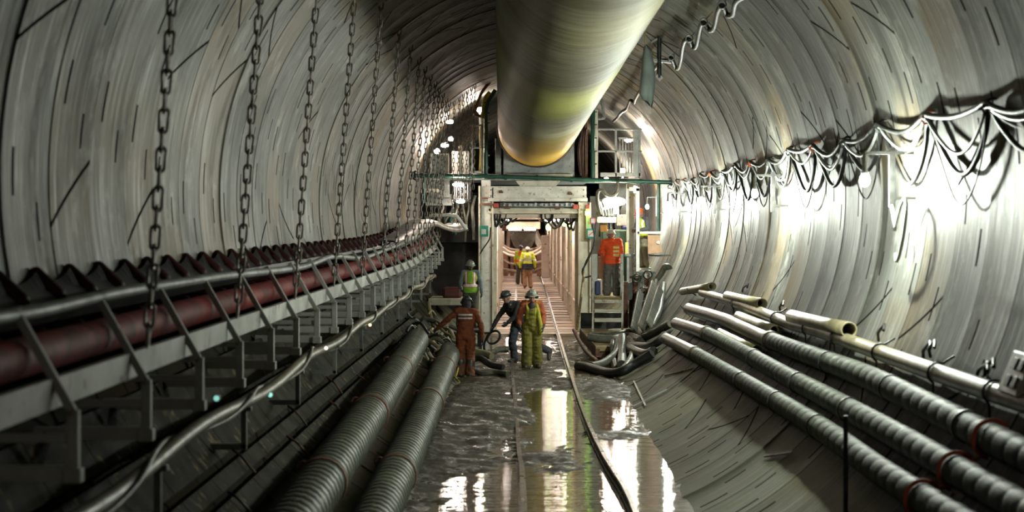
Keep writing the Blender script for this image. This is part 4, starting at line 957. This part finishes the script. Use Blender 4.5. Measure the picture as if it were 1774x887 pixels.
junk = [
 ([(742,525,49),(746,548,48.6),(753,572,48)], .05, M_wood, 'timber_pole', 'short timber pole standing among the tangled hoses'),
 ([(752,582,46.5),(770,592,46),(795,596,45.4),(800,598,45.2)], .075, M_pvc, 'short_pipe', 'pale pipe lying left of the orange coverall worker'),
 ([(818,608,43.8),(838,612,43.6),(852,617,43.4)], .075, M_pvc, 'short_pipe', 'pale pipe lying right of the orange coverall worker'),
 ([(722,575,46),(745,588,45.5),(765,612,44),(780,622,43.5)], .045, M_yellow, 'slack_rope', 'yellow rope straggling across the left heap'),
 ([(716,565,46.5),(738,592,45),(752,612,44),(762,630,43)], .05, M_wood, 'broken_lath', 'broken lath sloping down the left heap'),
 ([(762,618,42.5),(775,606,42.5),(788,612,42.4),(794,632,42.2),(790,652,42)], .02, M_yellow, 'slack_rope', 'yellow rope looped over the end of the ribbed hose'),
 ([(770,612,42.4),(782,630,42.2),(786,650,42),(796,662,41.8)], .02, M_yellow, 'slack_rope', 'yellow rope trailing from the hose end to the mud'),
 ([(812,628,43),(830,620,43),(850,632,42.6),(872,636,42.4)], .07, M_black, 'slack_hose', 'black muddy hose beside the orange worker boots'),
 ([(818,640,42.4),(836,648,42),(858,645,42),(880,648,41.6)], .06, M_hosegrey, 'slack_hose', 'muddy hose lying at the near edge of the mud'),
 ([(845,618,45),(862,606,45.8),(880,606,46)], .06, M_hosegrey, 'slack_hose', 'muddy hose lying behind the dark clothed worker'),
 ([(700,600,45),(725,598,44.5),(742,616,43.6),(752,640,42.6)], .05, M_hosegrey, 'slack_hose', 'grey hose slumped over the ribbed hose ends'),
 ([(735,552,49),(760,560,48),(776,582,47),(790,600,46)], .06, M_hosegrey, 'slack_hose', 'grey hose winding behind the pale pipe'),
 ([(705,548,48.5),(728,560,48),(742,590,46.6)], .04, M_green, 'slack_hose', 'green hose on top of the left heap'),
]
for pp, r, mt, nm, lab in junk:
    o = MB().tube(smooth_path([PC(*a, r+.04) for a in pp], 5), r, 8).build(nm, mt); tag(o, lab, {'timber_pole':'pole','short_pipe':'pipe','slack_rope':'rope','broken_lath':'lath','slack_hose':'hose'}[nm])
rr_ = random.Random(5); 
for i in range(34):
    a = PC(rr_.uniform(705,790), rr_.uniform(545,612), 46.5, .25); b = a+V((rr_.uniform(-.3,.5), rr_.uniform(-1,.4), rr_.uniform(-.5,.1)))
    if math.hypot(b.x-CX, b.z-CZ) > R-.12: b = b+(V((CX,b.y,CZ))-b).normalized()*(math.hypot(b.x-CX, b.z-CZ)-R+.12)
    o = MB().tube(smooth_path([a, a.lerp(b,.5)+V((0,0,rr_.uniform(-.1,.15))), b], 4), rr_.uniform(.025,.05), 7).build('scrap_stick', rr_.choice((M_wood, M_hosegrey, M_pvc, M_steel)))
    tag(o, 'stick or hose scrap in the tangled heap at the left hose ends', 'scrap', 'scraps in the left heap')
# mud clods along the left bank
for i in range(0):
    x, d = rr_.uniform(-1.3, .15), rr_.uniform(31, 44); s = rr_.uniform(.04, .13); hz = bed_height(x, d)
    mb = MB().ell((x,d,hz+s*.2), (s*1.3, s*1.2, s*.7), None, 12, 8); mb.v = [tuple(V(v)+V((1,1,1))*noise.noise(V(v)*9)*s*.35) for v in mb.v]
    o = mb.build('mud_clod', MATS.get('clod') or pm('clod', (.07,.062,.038), (.045,.042,.026), 8, .4, bmp=.6)); tag(o, 'wet mud clod on the left half of the track bed', 'mud clod', 'mud clods on the bed')
for i, (x, d, w_, l_) in enumerate(((1.30,31.2,.30,.07), (1.35,33.4,.34,.06), (-.02,45.5,.4,.06))):
    pass
# ------------------------------------------------------------------ people
def remeshed(mb, name, mat, parent, vox=.014, sm=4, wr=0.0, wf=9):
    me = bpy.data.meshes.new(name); me.from_pydata(mb.v, [], mb.f)
    bm = bmesh.new(); bm.from_mesh(me); bmesh.ops.recalc_face_normals(bm, faces=bm.faces); bm.to_mesh(me); bm.free()
    o = bpy.data.objects.new(name, me); COL.objects.link(o)
    r = o.modifiers.new('r', 'REMESH'); r.mode = 'VOXEL'; r.voxel_size = vox; r.use_smooth_shade = True
    s = o.modifiers.new('s', 'SMOOTH'); s.factor = .5; s.iterations = sm
    dg = bpy.context.evaluated_depsgraph_get(); me2 = bpy.data.meshes.new_from_object(o.evaluated_get(dg)); me2.name = name
    bpy.data.objects.remove(o)
    if wr:
        me2.update()
        nr = [v.normal.copy() for v in me2.vertices]
        for v, n in zip(me2.vertices, nr):
            c = v.co; v.co = c+n*wr*(noise.noise(V((c.x*wf, c.y*wf, c.z*wf*1.9)))+.5*noise.noise(V((c.x*wf*2.3+5, c.y*wf*2.3, c.z*wf*3.1))))
    me2.polygons.foreach_set('use_smooth', [True]*len(me2.polygons))
    me2.materials.clear(); me2.materials.append(mat)
    o = bpy.data.objects.new(name, me2); COL.objects.link(o); o.parent = parent; return o
BASE = dict(pelvis=(0,0,.95), waist=(0,0,1.10), chest=(0,0,1.31), neck=(0,.0,1.475), head=(0,-.02,1.605),
 shl=(-.185,.0,1.44), ell=(-.25,.03,1.16), wrl=(-.27,-.05,.91), shr=(.185,.0,1.44), elr=(.25,.03,1.16), wrr=(.27,-.05,.91),
 hil=(-.095,0,.93), knl=(-.12,-.02,.51), anl=(-.13,.03,.10), hir=(.095,0,.93), knr=(.12,-.02,.51), anr=(.13,.03,.10),
 tol=(-.15,-.17,.035), tor=(.15,-.17,.035), face=(0,-1,0))
def hand(mb, J, s, grow=0.0, curl=.5):
    wr, el = J['wr'+s], J['el'+s]; d = (wr-el).normalized(); sx = -1 if s == 'l' else 1
    fwd = V((0,-1,0)); pn = (fwd-d*fwd.dot(d)); pn = pn.normalized() if pn.length > .1 else V((1,0,0))
    side = d.cross(pn).normalized(); inn = V((-sx,0,0)); inn = (inn-d*inn.dot(d)); inn = inn.normalized() if inn.length > .1 else side
    ac = d.cross(inn).normalized()
    if ac.dot(fwd) < 0: ac = -ac
    c = wr+d*.055
    for k in range(4): mb.cap(wr+ac*(.022-.014*k)+d*.005, wr+d*.095+ac*(.032-.021*k), .017+grow, .014+grow, 8)
    for k, L in enumerate((.070, .080, .075, .058)):
        b = wr+d*.095+ac*(.032-.021*k); m_ = b+(d*math.cos(curl*.6)+inn*math.sin(curl*.6))*L*.5; e = m_+(d*math.cos(curl*1.8)+inn*math.sin(curl*1.8))*L*.5
        mb.cap(b, m_, .0105+grow, .0098+grow, 8).cap(m_, e, .0098+grow, .0088+grow, 8)
    b = wr+d*.03+ac*.03; m_ = b+(d*.6+ac*.7+inn*.3).normalized()*.045; e = m_+(d*.85+inn*.45+ac*.2).normalized()*.035
    mb.cap(b, m_, .014+grow, .0125+grow, 8).cap(m_, e, .0125+grow, .010+grow, 8)
def legs(mb, J, g=0.0, cuff=0.0, top=True):
    for s in 'lr':
        hi, kn, an = J['hi'+s], J['kn'+s], J['an'+s]
        mb.cap(hi, kn, .088+g, .060+g+cuff*.4).cap(kn, an, .060+g+cuff*.4, .044+g+cuff)
    if top: mb.ell(J['pelvis']+V((0,0,.0)), (.165+g*.8, .118+g*.8, .13+g*.5))
def torso(mb, J, g=0.0, low=True):
    if low: mb.ell(J['pelvis'], (.165+g, .12+g, .13+g*.5))
    mb.ell(J['waist'], (.148+g, .108+g, .17)); mb.cap(J['pelvis'].lerp(J['waist'], .4), J['chest'], .105+g, .115+g)
    mb.ell(J['chest'], (.172+g, .122+g, .19+g*.3))
    for s in 'lr': mb.cap(J['chest']+V((0,0,.10)), J['sh'+s], .085+g, .062+g*.8)
def arms(mb, J, g=0.0, which='lr', upto=1.0):
    for s in which:
        sh, el, wr = J['sh'+s], J['el'+s], J['wr'+s]
        mb.cap(sh, el, .054+g, .043+g)
        if upto > .05: mb.cap(el, el.lerp(wr, upto), .043+g, .043+(.030-.043)*upto+g)
M_skin = pm('skin', (.36,.21,.15), (.28,.16,.11), 8, .5, bmp=.1); M_skind = pm('dark_skin', (.12,.07,.05), (.09,.05,.035), 8, .5, bmp=.1)
M_glove = pm('work_glove', (.05,.05,.048), (.03,.03,.03), 8, .7); M_boot = pm('rubber_boot', (.03,.03,.026), (.06,.052,.035), 6, .4)
M_eye = pm('eye', (.03,.02,.02), (.02,.02,.02), 5, .2)
def fabric(name, base, dark=None, bands=(), mud=None):
    """cloth in object space; bands: list of (axis, lo, hi, colour, extra) stripes sewn on the garment"""
    m, nt, b = nodes(name); v = coord(nt); sp = nt.nodes.new('ShaderNodeSeparateXYZ'); nt.links.new(v, sp.inputs[0])
    n = noi(nt, v, 7, 6, .65); col = mixc(nt, rmp(nt, n, .35, .7), base, dark or tuple(c*.6 for c in base))
    rough = .8
    for conds, c in bands:
        f = None
        for ax, lo, hi in conds:
            a = sp.outputs['xyz'.index(ax[-1])]
            if ax[0] == 'a': a = mth(nt, 'ABSOLUTE', a)
            g = mth(nt, 'MULTIPLY', mth(nt, 'GREATER_THAN', a, lo), mth(nt, 'LESS_THAN', a, hi)); f = g if f is None else mth(nt, 'MULTIPLY', f, g)
        col = mixc(nt, f, col, c)
    if mud:
        n2 = noi(nt, v, 5, 7, .7); h = mth(nt, 'SUBTRACT', 1.0, rmp(nt, sp.outputs[2], mud[0], mud[1]))
        col = mixc(nt, mth(nt, 'MULTIPLY', mth(nt, 'ADD', rmp(nt, n2, .5, .62), mth(nt, 'MULTIPLY', h, .35)), mth(nt, 'MULTIPLY', h, .8)), col, (.10,.085,.05))
    setin(nt, b.inputs['Base Color'], col); b.inputs['Roughness'].default_value = rough; bump(nt, b, noi(nt, v, 26, 3), .25, .01); return m
def head(mb, J):
    H, f = J['head'], J['face']; s = V((0,0,1)).cross(f).normalized(); up = f.cross(s).normalized()
    if up.z < 0: up = -up
    M = Matrix((s, f, up)).transposed()
    at = lambda a, b, c: H+s*a+f*b+up*c
    mb.ell(at(0,-.012,.015), (.076,.096,.108), M).ell(at(0,.028,-.055), (.052,.062,.062), M).ell(at(0,.055,-.088), (.026,.026,.022), M)
    mb.cap(at(0,.088,.012), at(0,.108,-.022), .010, .015).ell(at(0,.085,.028), (.05,.014,.012), M)
    mb.ell(at(0,.082,-.052), (.026,.012,.008), M).ell(at(0,.080,-.064), (.022,.011,.007), M)
    for k in (-1, 1): mb.ell(at(.077*k,-.012,-.008), (.012,.02,.032), M).ell(at(.05*k,.06,-.028), (.022,.02,.02), M)
    mb.cap(J['neck']-V((0,0,.05)), at(0,-.02,-.05), .058, .052)
    return at, M, s, f, up
def hardhat(J, mat, parent, tilt=0.0, ridge=True):
    H, f = J['head'], J['face']; s = V((0,0,1)).cross(f).normalized(); up = f.cross(s).normalized()
    if up.z < 0: up = -up
    f2 = (f*math.cos(tilt)+up*math.sin(tilt)); up2 = s.cross(f2).normalized()
    if up2.z < 0: up2 = -up2
    M = Matrix((s, f2, up2)).transposed(); c = H+up*.045-f*.012
    mb = MB(); vs = []; n = 24
    for i in range(8):
        t = PI/2*i/7
        for k in range(n):
            a = 2*PI*k/n; vs.append(c+M@V((.112*math.cos(t)*math.cos(a), .138*math.cos(t)*math.sin(a), .118*math.sin(t)**.9 if i else 0)))
    mb._add(vs, [(i*n+k, i*n+(k+1)%n, (i+1)*n+(k+1)%n, (i+1)*n+k) for i in range(7) for k in range(n)]+[tuple(range(n-1,-1,-1))], True)
    o = mb.build('hard_hat', mat, None); o.parent = parent
    vs = []
    for rr, z in ((.098,-.004),(.145,-.010),(.146,-.004),(.10,.010)):
        for k in range(n):
            a = 2*PI*k/n; ext = 1+.26*max(0, math.sin(a))**2; vs.append(c+M@V((rr*math.cos(a)*.93, rr*math.sin(a)*ext+.012, z-.012*max(0,math.sin(a))**2)))
    mb = MB(); mb._add(vs, [(i*n+k, i*n+(k+1)%n, ((i+1)%4)*n+(k+1)%n, ((i+1)%4)*n+k) for i in range(4) for k in range(n)], True)
    b_ = mb.build('brim', mat, None); b_.parent = o
    mb = MB()
    for xx in ((-.03, 0, .03) if ridge else (0,)): mb.tube([c+M@V((xx, .128*math.cos(t), .006+.118*math.sin(t))) for t in [PI*(.12+.76*i/12.) for i in range(13)]], .010, 6)
    r_ = mb.build('ridge', mat, None); r_.parent = o
    return c, M
def person(pos, yaw, label, pose, skin, group=None):
    t = thing('person', pos, label, 'person', group); t.rotation_euler = (0,0,yaw)
    J = {k: V(v) for k, v in {**BASE, **pose}.items()}; J['face'] = J['face'].normalized()
    mb = MB(); torso(mb, J); arms(mb, J); legs(mb, J); at, M, s, f, up = head(mb, J)
    for q in 'lr': hand(mb, J, q); mb.cap(J['an'+q]-V((0,0,.03)), J['to'+q], .045, .035)
    b = remeshed(mb, 'body', skin, t, .0095, 3)
    mb = MB()
    for k in (-1, 1): mb.ell(at(.031*k, .080, .008), (.013,.010,.009), M)
    e = mb.build('eyes', M_eye, None); e.parent = b
    return t, J
def hem(mb, c, z0, z1, rx, ry, n=20):
    vs = [(c.x+rx*math.cos(2*PI*k/n), c.y+ry*math.sin(2*PI*k/n), z) for z in (z0, z1) for k in range(n)]
    mb._add(vs, [tuple(range(n-1,-1,-1)), tuple(range(n,2*n))]+[(k, (k+1)%n, n+(k+1)%n, n+k) for k in range(n)])
def boots(J, t, mat=M_boot, h=.28):
    for q in 'lr':
        an, kn, to = J['an'+q], J['kn'+q], J['to'+q]; mb = MB().cap(an.lerp(kn, h/.42), an-V((0,0,.02)), .075, .066).cap(an+(an-to)*.18-V((0,0,.035)), to, .058, .048)
        lo = min(to.z, an.z)
        remeshed(mb, 'boot', mat, t, .014, 2)
def gloves(J, t, which='lr', mat=M_glove):
    for q in which:
        mb = MB(); hand(mb, J, q, .004); d = (J['wr'+q]-J['el'+q]).normalized(); mb.cap(J['wr'+q]-d*.07, J['wr'+q]+d*.02, .046, .036); remeshed(mb, 'glove', mat, t, .009, 2)
def garment(name, t, mat, fn, vox=.015, wr=.010):
    mb = MB(); fn(mb); return remeshed(mb, name, mat, t, vox, 3, wr)
SIL = (.62,.62,.60)
M_hatdark = pm('dark_hard_hat', (.035,.04,.038), (.02,.022,.022), 6, .35); M_hatwhite = pm('white_hard_hat', (.72,.70,.62), (.6,.57,.5), 5, .4); M_hatgreen = pm('grey_green_hard_hat', (.33,.36,.29), (.22,.24,.2), 6, .35)

# 1 orange coveralls, back to the viewer, left arm reaching out
def ground(px, py, z=0.0): return flo(px, py, z)
g = ground(808, 655, .02); 
t, J = person((g.x-.02, g.y, .0), PI, 'worker in muddy orange coveralls seen from behind, reaching out to the left', dict(
  waist=(0,-.02,1.09), chest=(-.02,-.06,1.29), neck=(-.02,-.10,1.46), head=(-.02,-.15,1.58), face=(.1,-1,-.35),
  shr=(.17,-.06,1.42), elr=(.42,-.13,1.22), wrr=(.60,-.25,1.05), shl=(-.21,-.05,1.40), ell=(-.33,.02,1.12), wrl=(-.36,.0,.86),
  hil=(-.10,.02,.93), knl=(-.11,-.05,.51), anl=(-.10,.02,.10), hir=(.09,.0,.93), knr=(.11,-.08,.52), anr=(.10,-.05,.10), tol=(-.11,-.17,.035), tor=(.12,-.24,.035)), M_skin)
COV = fabric('orange_coverall_cloth', (.24,.060,.018), (.13,.034,.012), [((('z',1.34,1.375),('ax',-1,.15),('y',-.05,1)), SIL), ((('z',1.27,1.30),('ax',-1,.15),('y',-.05,1)), SIL)], (.1,.9))
def f1(mb): torso(mb, J, .035); arms(mb, J, .020); legs(mb, J, .032, .02); mb.cap(J['neck']-V((0,0,.06)), J['neck']+V((0,0,.01)), .085, .07)
garment('coverall', t, COV, f1, .015, .016)
for q in 'lr':
    an, kn, to = J['an'+q], J['kn'+q], J['to'+q]; garment('boot', t, M_boot, lambda mb: mb.cap(kn.lerp(an, .35), an-V((0,0,.02)), .105, .085).cap(an+(an-to)*.2-V((0,0,.03)), to, .066, .055), .014, .004)
gloves(J, t)
hardhat(J, M_hatdark, t, -.1)
garment('hood', t, pm('dark_hood', (.03,.028,.026), (.02,.019,.018), 7, .8), lambda mb: (mb.ell(J['head']+V((0,.03,-.01)), (.105,.115,.135)), mb.cap(J['head']+V((0,.05,-.06)), J['neck']+V((0,.03,-.03)), .085, .09)), .014, .006)
# 2 lime vest, standing behind
DV = 53.0; pv = P(815, 566, DV)
t, J = person(pv, 0.0, 'worker in a lime vest with white and orange stripes and a pale hard hat', dict(face=(.25,-1,-.12), wrr=(.30,-.10,.93), elr=(.27,.03,1.17), ell=(-.27,.04,1.16), wrl=(-.24,-.20,1.02)), M_skind)
SH = fabric('grey_shirt_cloth', (.20,.24,.25), (.13,.16,.17)); TR = fabric('dark_trouser_cloth', (.10,.095,.07), (.06,.055,.045), (), (0,.8))
garment('shirt', t, SH, lambda mb: (torso(mb, J, .016), arms(mb, J, .018), mb.cap(J['neck']-V((0,0,.05)), J['neck'], .07, .064)), .015, .008)
garment('trousers', t, TR, lambda mb: legs(mb, J, .026, .02), .015, .012)
OR = (.75,.13,.03); W_ = (.78,.78,.76)
LV = fabric('lime_vest_cloth', (.26,.55,.045), (.19,.42,.04), [
  ((('ax',.072,.15),('z',1.10,1.7)), OR), ((('z',1.045,1.16),), OR), ((('ax',.09,.132),('z',1.08,1.7)), W_), ((('z',1.068,1.136),), W_)])
def vest(mb):
    mb.ell(J['waist']+V((0,0,-.06)), (.178,.15,.19)).ell(J['chest'], (.20,.155,.20)).cap(J['pelvis']+V((0,0,.03)), J['chest'], .145, .15); hem(mb, J['pelvis'], .90, 1.12, .198, .158)
    for s in 'lr': mb.cap(J['chest']+V((0,0,.1)), J['sh'+s]*.88+J['chest']*.12+V((0,0,.01)), .10, .078)
garment('vest', t, LV, vest, .014, .006); boots(J, t); gloves(J, t, 'r'); hardhat(J, M_hatgreen, t)
# 3 dark clothes, stooping with a hose loop
g = ground(908, 634)
t, J = person((g.x-.14, g.y+.9, .02), -.55, 'worker in black clothes stooping to the left with a loop of hose in hand', dict(
  pelvis=(.03,.02,.90), waist=(-.0,-.04,1.05), chest=(-.05,-.14,1.24), neck=(-.10,-.23,1.40), head=(-.14,-.31,1.52), face=(-.45,-1,-.35),
  shl=(-.22,-.16,1.34), ell=(-.40,-.22,1.08), wrl=(-.50,-.30,.84), shr=(.10,-.16,1.36), elr=(.10,-.30,1.10), wrr=(-.02,-.42,.95),
  hil=(-.06,.0,.88), knl=(-.10,-.12,.48), anl=(-.08,-.02,.10), hir=(.11,.04,.88), knr=(.30,.10,.47), anr=(.56,.46,.26), tol=(-.12,-.2,.035), tor=(.62,.36,.08)), M_skin)
DK = fabric('black_jacket_cloth', (.022,.022,.025), (.04,.038,.036)); DJ = fabric('dark_jean_cloth', (.045,.055,.075), (.03,.035,.045), (), (0,.7))
garment('jacket', t, DK, lambda mb: (torso(mb, J, .030), arms(mb, J, .020), mb.cap(J['neck']-V((0,0,.06)), J['neck'], .08, .07)), .015, .012)
garment('trousers', t, DJ, lambda mb: legs(mb, J, .028, .02), .015, .012)
def vst3(mb):
    mb.cap(J['chest']+V((-.06,.09,.02)), J['sh'+'r']+V((0,.03,.03)), .07, .07).cap(J['chest'], J['neck']-V((0,-.02,.05)), .145, .09)
garment('orange_harness', t, fabric('harness_cloth', (.55,.12,.03), (.4,.09,.03), [((('x',-.06,.0),), (.55,.62,.05))]), vst3, .014, .006)
boots(J, t); gloves(J, t); hardhat(J, M_hatdark, t, .1)
wl = t.location+Matrix.Rotation(-.55, 3, 'Z')@(J['wrl']+V((-.03,-.03,-.09)))
o = MB().torus(wl+V((.05,-.03,-.16)), .17, .028, (.2,1,.0), 28, 8, 1.0, .75).tube(smooth_path([wl+V((-.05,0,-.05)), wl+V((-.18,.1,-.35)), wl+V((-.1,.2,-.7)), wl+V((.15,.2,-.80))], 6), .028, 8).build('hose_loop', M_black)
tag(o, 'black loop of hose held by the stooping worker in black', 'hose')
# 4 yellow bib overalls, facing the viewer
g = ground(921, 640)
t, J = person((g.x, g.y, .03), .06, 'worker in yellow-green bib overalls and orange sleeves walking towards the viewer', dict(
  face=(.0,-1,-.15), ell=(-.27,.05,1.17), wrl=(-.27,-.06,.93), elr=(.27,.05,1.17), wrr=(.25,-.07,.93),
  knl=(-.11,-.05,.51), anl=(-.12,-.02,.10), tol=(-.15,-.21,.035), knr=(.11,.0,.52), anr=(.13,.10,.11), tor=(.16,-.09,.04)), M_skin)
garment('jacket', t, fabric('orange_jacket_cloth', (.42,.10,.035), (.27,.065,.028), (), (.3,1.2)), lambda mb: (torso(mb, J, .022, False), arms(mb, J, .028, 'lr', .72)), .015, .012)
garment('neck_scarf', t, M_black, lambda mb: (mb.ell(J['chest']+V((0,-.100,.075)), (.085,.052,.115)), mb.cap(J['neck']+V((0,0,-.06)), J['neck']+V((0,-.01,-.01)), .075, .066)), .014, .004)
BIB = fabric('bib_overall_cloth', (.20,.175,.020), (.125,.11,.016), [((('ax',.075,.125),('z',1.12,1.7)), (.46,.44,.05))], (.0,1.1))
def bib(mb):
    legs(mb, J, .045, .035); mb.cap(J['pelvis'], J['waist'], .165, .155).ell(J['waist'], (.185,.155,.19)).ell(J['chest']+V((0,-.045,-.05)), (.15,.115,.17))
    for k in (-1, 1): mb.cap(J['chest']+V((.10*k,-.10,.02)), J['chest']+V((.12*k,-.01,.20)), .045, .040).cap(J['chest']+V((.12*k,-.01,.20)), J['chest']+V((.07*k,.13,.05)), .040, .045)
garment('bib_overalls', t, BIB, bib, .015, .014)
garment('vest_flap', t, fabric('vest_flap_cloth', (.50,.47,.05), (.36,.34,.04)), lambda mb: mb.cap(J['shr']+V((-.07,-.09,-.05)), V((.19,-.13,.98)), .045, .05).cap(V((.19,-.13,.98)), V((.20,-.12,.80)), .05, .045), .014, .008)
boots(J, t); gloves(J, t); c, M = hardhat(J, M_hatgreen, t)
for k in (-1, 1):
    o = MB().cap(c+M@V((.105*k,-.0,-.055)), c+M@V((.125*k,.0,-.055)), .038, .034).tube([c+M@V((.118*k,0,-.05)), c+M@V((.125*k,0,.02)), c+M@V((.112*k,0,.035))], .008, 6).build('ear_muff', M_black, None); o.parent = t
o = MB().lathe(c+M@V((0,.132,.05)), [(.03,0),(.03,.03),(.022,.035)], 12, M@V((0,1,0))).build('head_lamp', M_galv, None); o.parent = t
# 5 yellow jacket walking away inside the gantry
d5 = 84.0; g = P(914, 497, d5); z5 = .06+.40*min(1,(d5-60)/24.)+.02
t, J = person((g.x, d5, z5), PI, 'worker in a bright yellow jacket walking away inside the gantry', dict(ell=(-.30,.04,1.17), wrl=(-.30,-.02,.93), elr=(.28,.04,1.17), wrr=(.30,-.02,.92), knl=(-.10,-.05,.52), anr=(.11,.12,.14), tor=(.13,-.05,.05)), M_skin)
YJ = fabric('yellow_jacket_cloth', (.62,.68,.04), (.5,.56,.04), [((('z',1.16,1.24),), SIL), ((('ax',.09,.13),('z',1.2,1.6)), SIL), ((('z',1.345,1.375),('ax',-1,.10),('y',.05,1)), (.10,.10,.08))])
def jk(mb): torso(mb, J, .05, False); arms(mb, J, .035); mb.ell(J['waist']+V((0,0,-.02)), (.21,.165,.17)); mb.cap(J['neck']-V((0,0,.06)), J['neck'], .09, .075)
garment('jacket', t, YJ, jk, .015, .012)
garment('jacket_hem', t, fabric('navy_hem_cloth', (.03,.035,.055)), lambda mb: hem(mb, J['pelvis'], .80, 1.06, .225, .178), .015, .01)
garment('trousers', t, fabric('tan_trouser_cloth', (.36,.21,.12), (.26,.15,.09)), lambda mb: legs(mb, J, .03, .02), .015, .012)
boots(J, t, M_boot, .16); gloves(J, t); hardhat(J, M_hatwhite, t)
# 6 lime sleeves and orange vest further in
d6 = 90.0; g = P(902, 490, d6)
t, J = person((g.x, d6, .47), PI*.9, 'worker with lime sleeves half hidden behind the yellow jacket worker', dict(), M_skind)
garment('jacket', t, fabric('lime_jacket_cloth', (.50,.62,.05), (.4,.5,.04), [((('z',1.0,1.12),), (.75,.18,.03)), ((('ax',0,.07),('z',1.3,1.7)), (.75,.18,.03))]), lambda mb: (torso(mb, J, .04), arms(mb, J, .03)), .016, .01)
garment('trousers', t, TR, lambda mb: legs(mb, J, .03, .02), .016, .01)
boots(J, t); hardhat(J, M_hatdark, t)
# 7 orange hoodie on the work stand
g = P(1060, 514, 52.2)
t, J = person(g, PI*1.0, 'worker in a bright orange hoodie standing on the work stand, back to the viewer', dict(head=(.02,-.06,1.60), face=(.35,-1,-.2), shr=(.19,0,1.43), elr=(.26,-.06,1.18), wrr=(.32,-.28,1.10), ell=(-.23,.02,1.17), wrl=(-.14,-.16,1.03)), M_skin)
g_y = (.85,.52,.03)
HO = fabric('orange_hoodie_cloth', (.90,.10,.018), (.74,.075,.015), [((('x',-.19,-.03),('z',1.06+.10*k,1.13+.10*k),('y',.0,1)), g_y) for k in range(3)]+[((('x',-.19,-.03),('z',1.075+.10*k,1.10+.10*k),('y',.0,1)), SIL) for k in range(3)])
garment('hoodie', t, HO, lambda mb: (torso(mb, J, .045), arms(mb, J, .04, 'lr', .25), mb.cap(J['neck']+V((0,.06,-.05)), J['neck']+V((0,.03,.0)), .10, .085), hem(mb, J['pelvis'], .86, 1.08, .222, .172)), .015, .014)
garment('sleeves', t, M_glove, lambda mb: arms(mb, J, .014), .014, .006)
garment('trousers', t, fabric('grey_work_trouser_cloth', (.15,.135,.12), (.10,.09,.08)), lambda mb: legs(mb, J, .036, .03), .015, .016)
boots(J, t, pm('tan_boot', (.22,.16,.10), (.15,.11,.07), 5, .6), .22); hardhat(J, M_hatwhite, t)
# 8 yellow vest on the far right platform
t, J = person((P(1113,0,57.5).x, 57.6, Z(466,57.6)), -.9, 'worker in a yellow vest partly hidden behind the white post', dict(head=(-.02,-.08,1.59), face=(-.2,-1,-.5), ell=(-.26,-.02,1.17), wrl=(-.12,-.22,1.10), elr=(.26,.0,1.17), wrr=(.16,-.24,1.12)), M_skin)
garment('shirt', t, fabric('slate_shirt_cloth', (.10,.11,.12), (.07,.075,.08)), lambda mb: (torso(mb, J, .018), arms(mb, J, .022)), .015, .01)
garment('vest', t, fabric('yellow_vest_cloth', (.58,.66,.05), (.45,.52,.05), [((('ax',.10,.15),('z',1.08,1.7)), W_), ((('z',1.07,1.13),), W_)]), vest, .014, .006)
garment('trousers', t, fabric('khaki_trouser_cloth', (.28,.25,.17), (.2,.18,.12)), lambda mb: legs(mb, J, .03, .02), .015, .012)
boots(J, t); hardhat(J, pm('orange_hard_hat', (.75,.16,.05), (.6,.12,.04), 5, .4), t)
o = MB().rect(1098,464,1128,468,57.2,1.2).build('stand_board', M_cream); tag(o, 'cream board under the yellow vest worker right of the post', 'board')
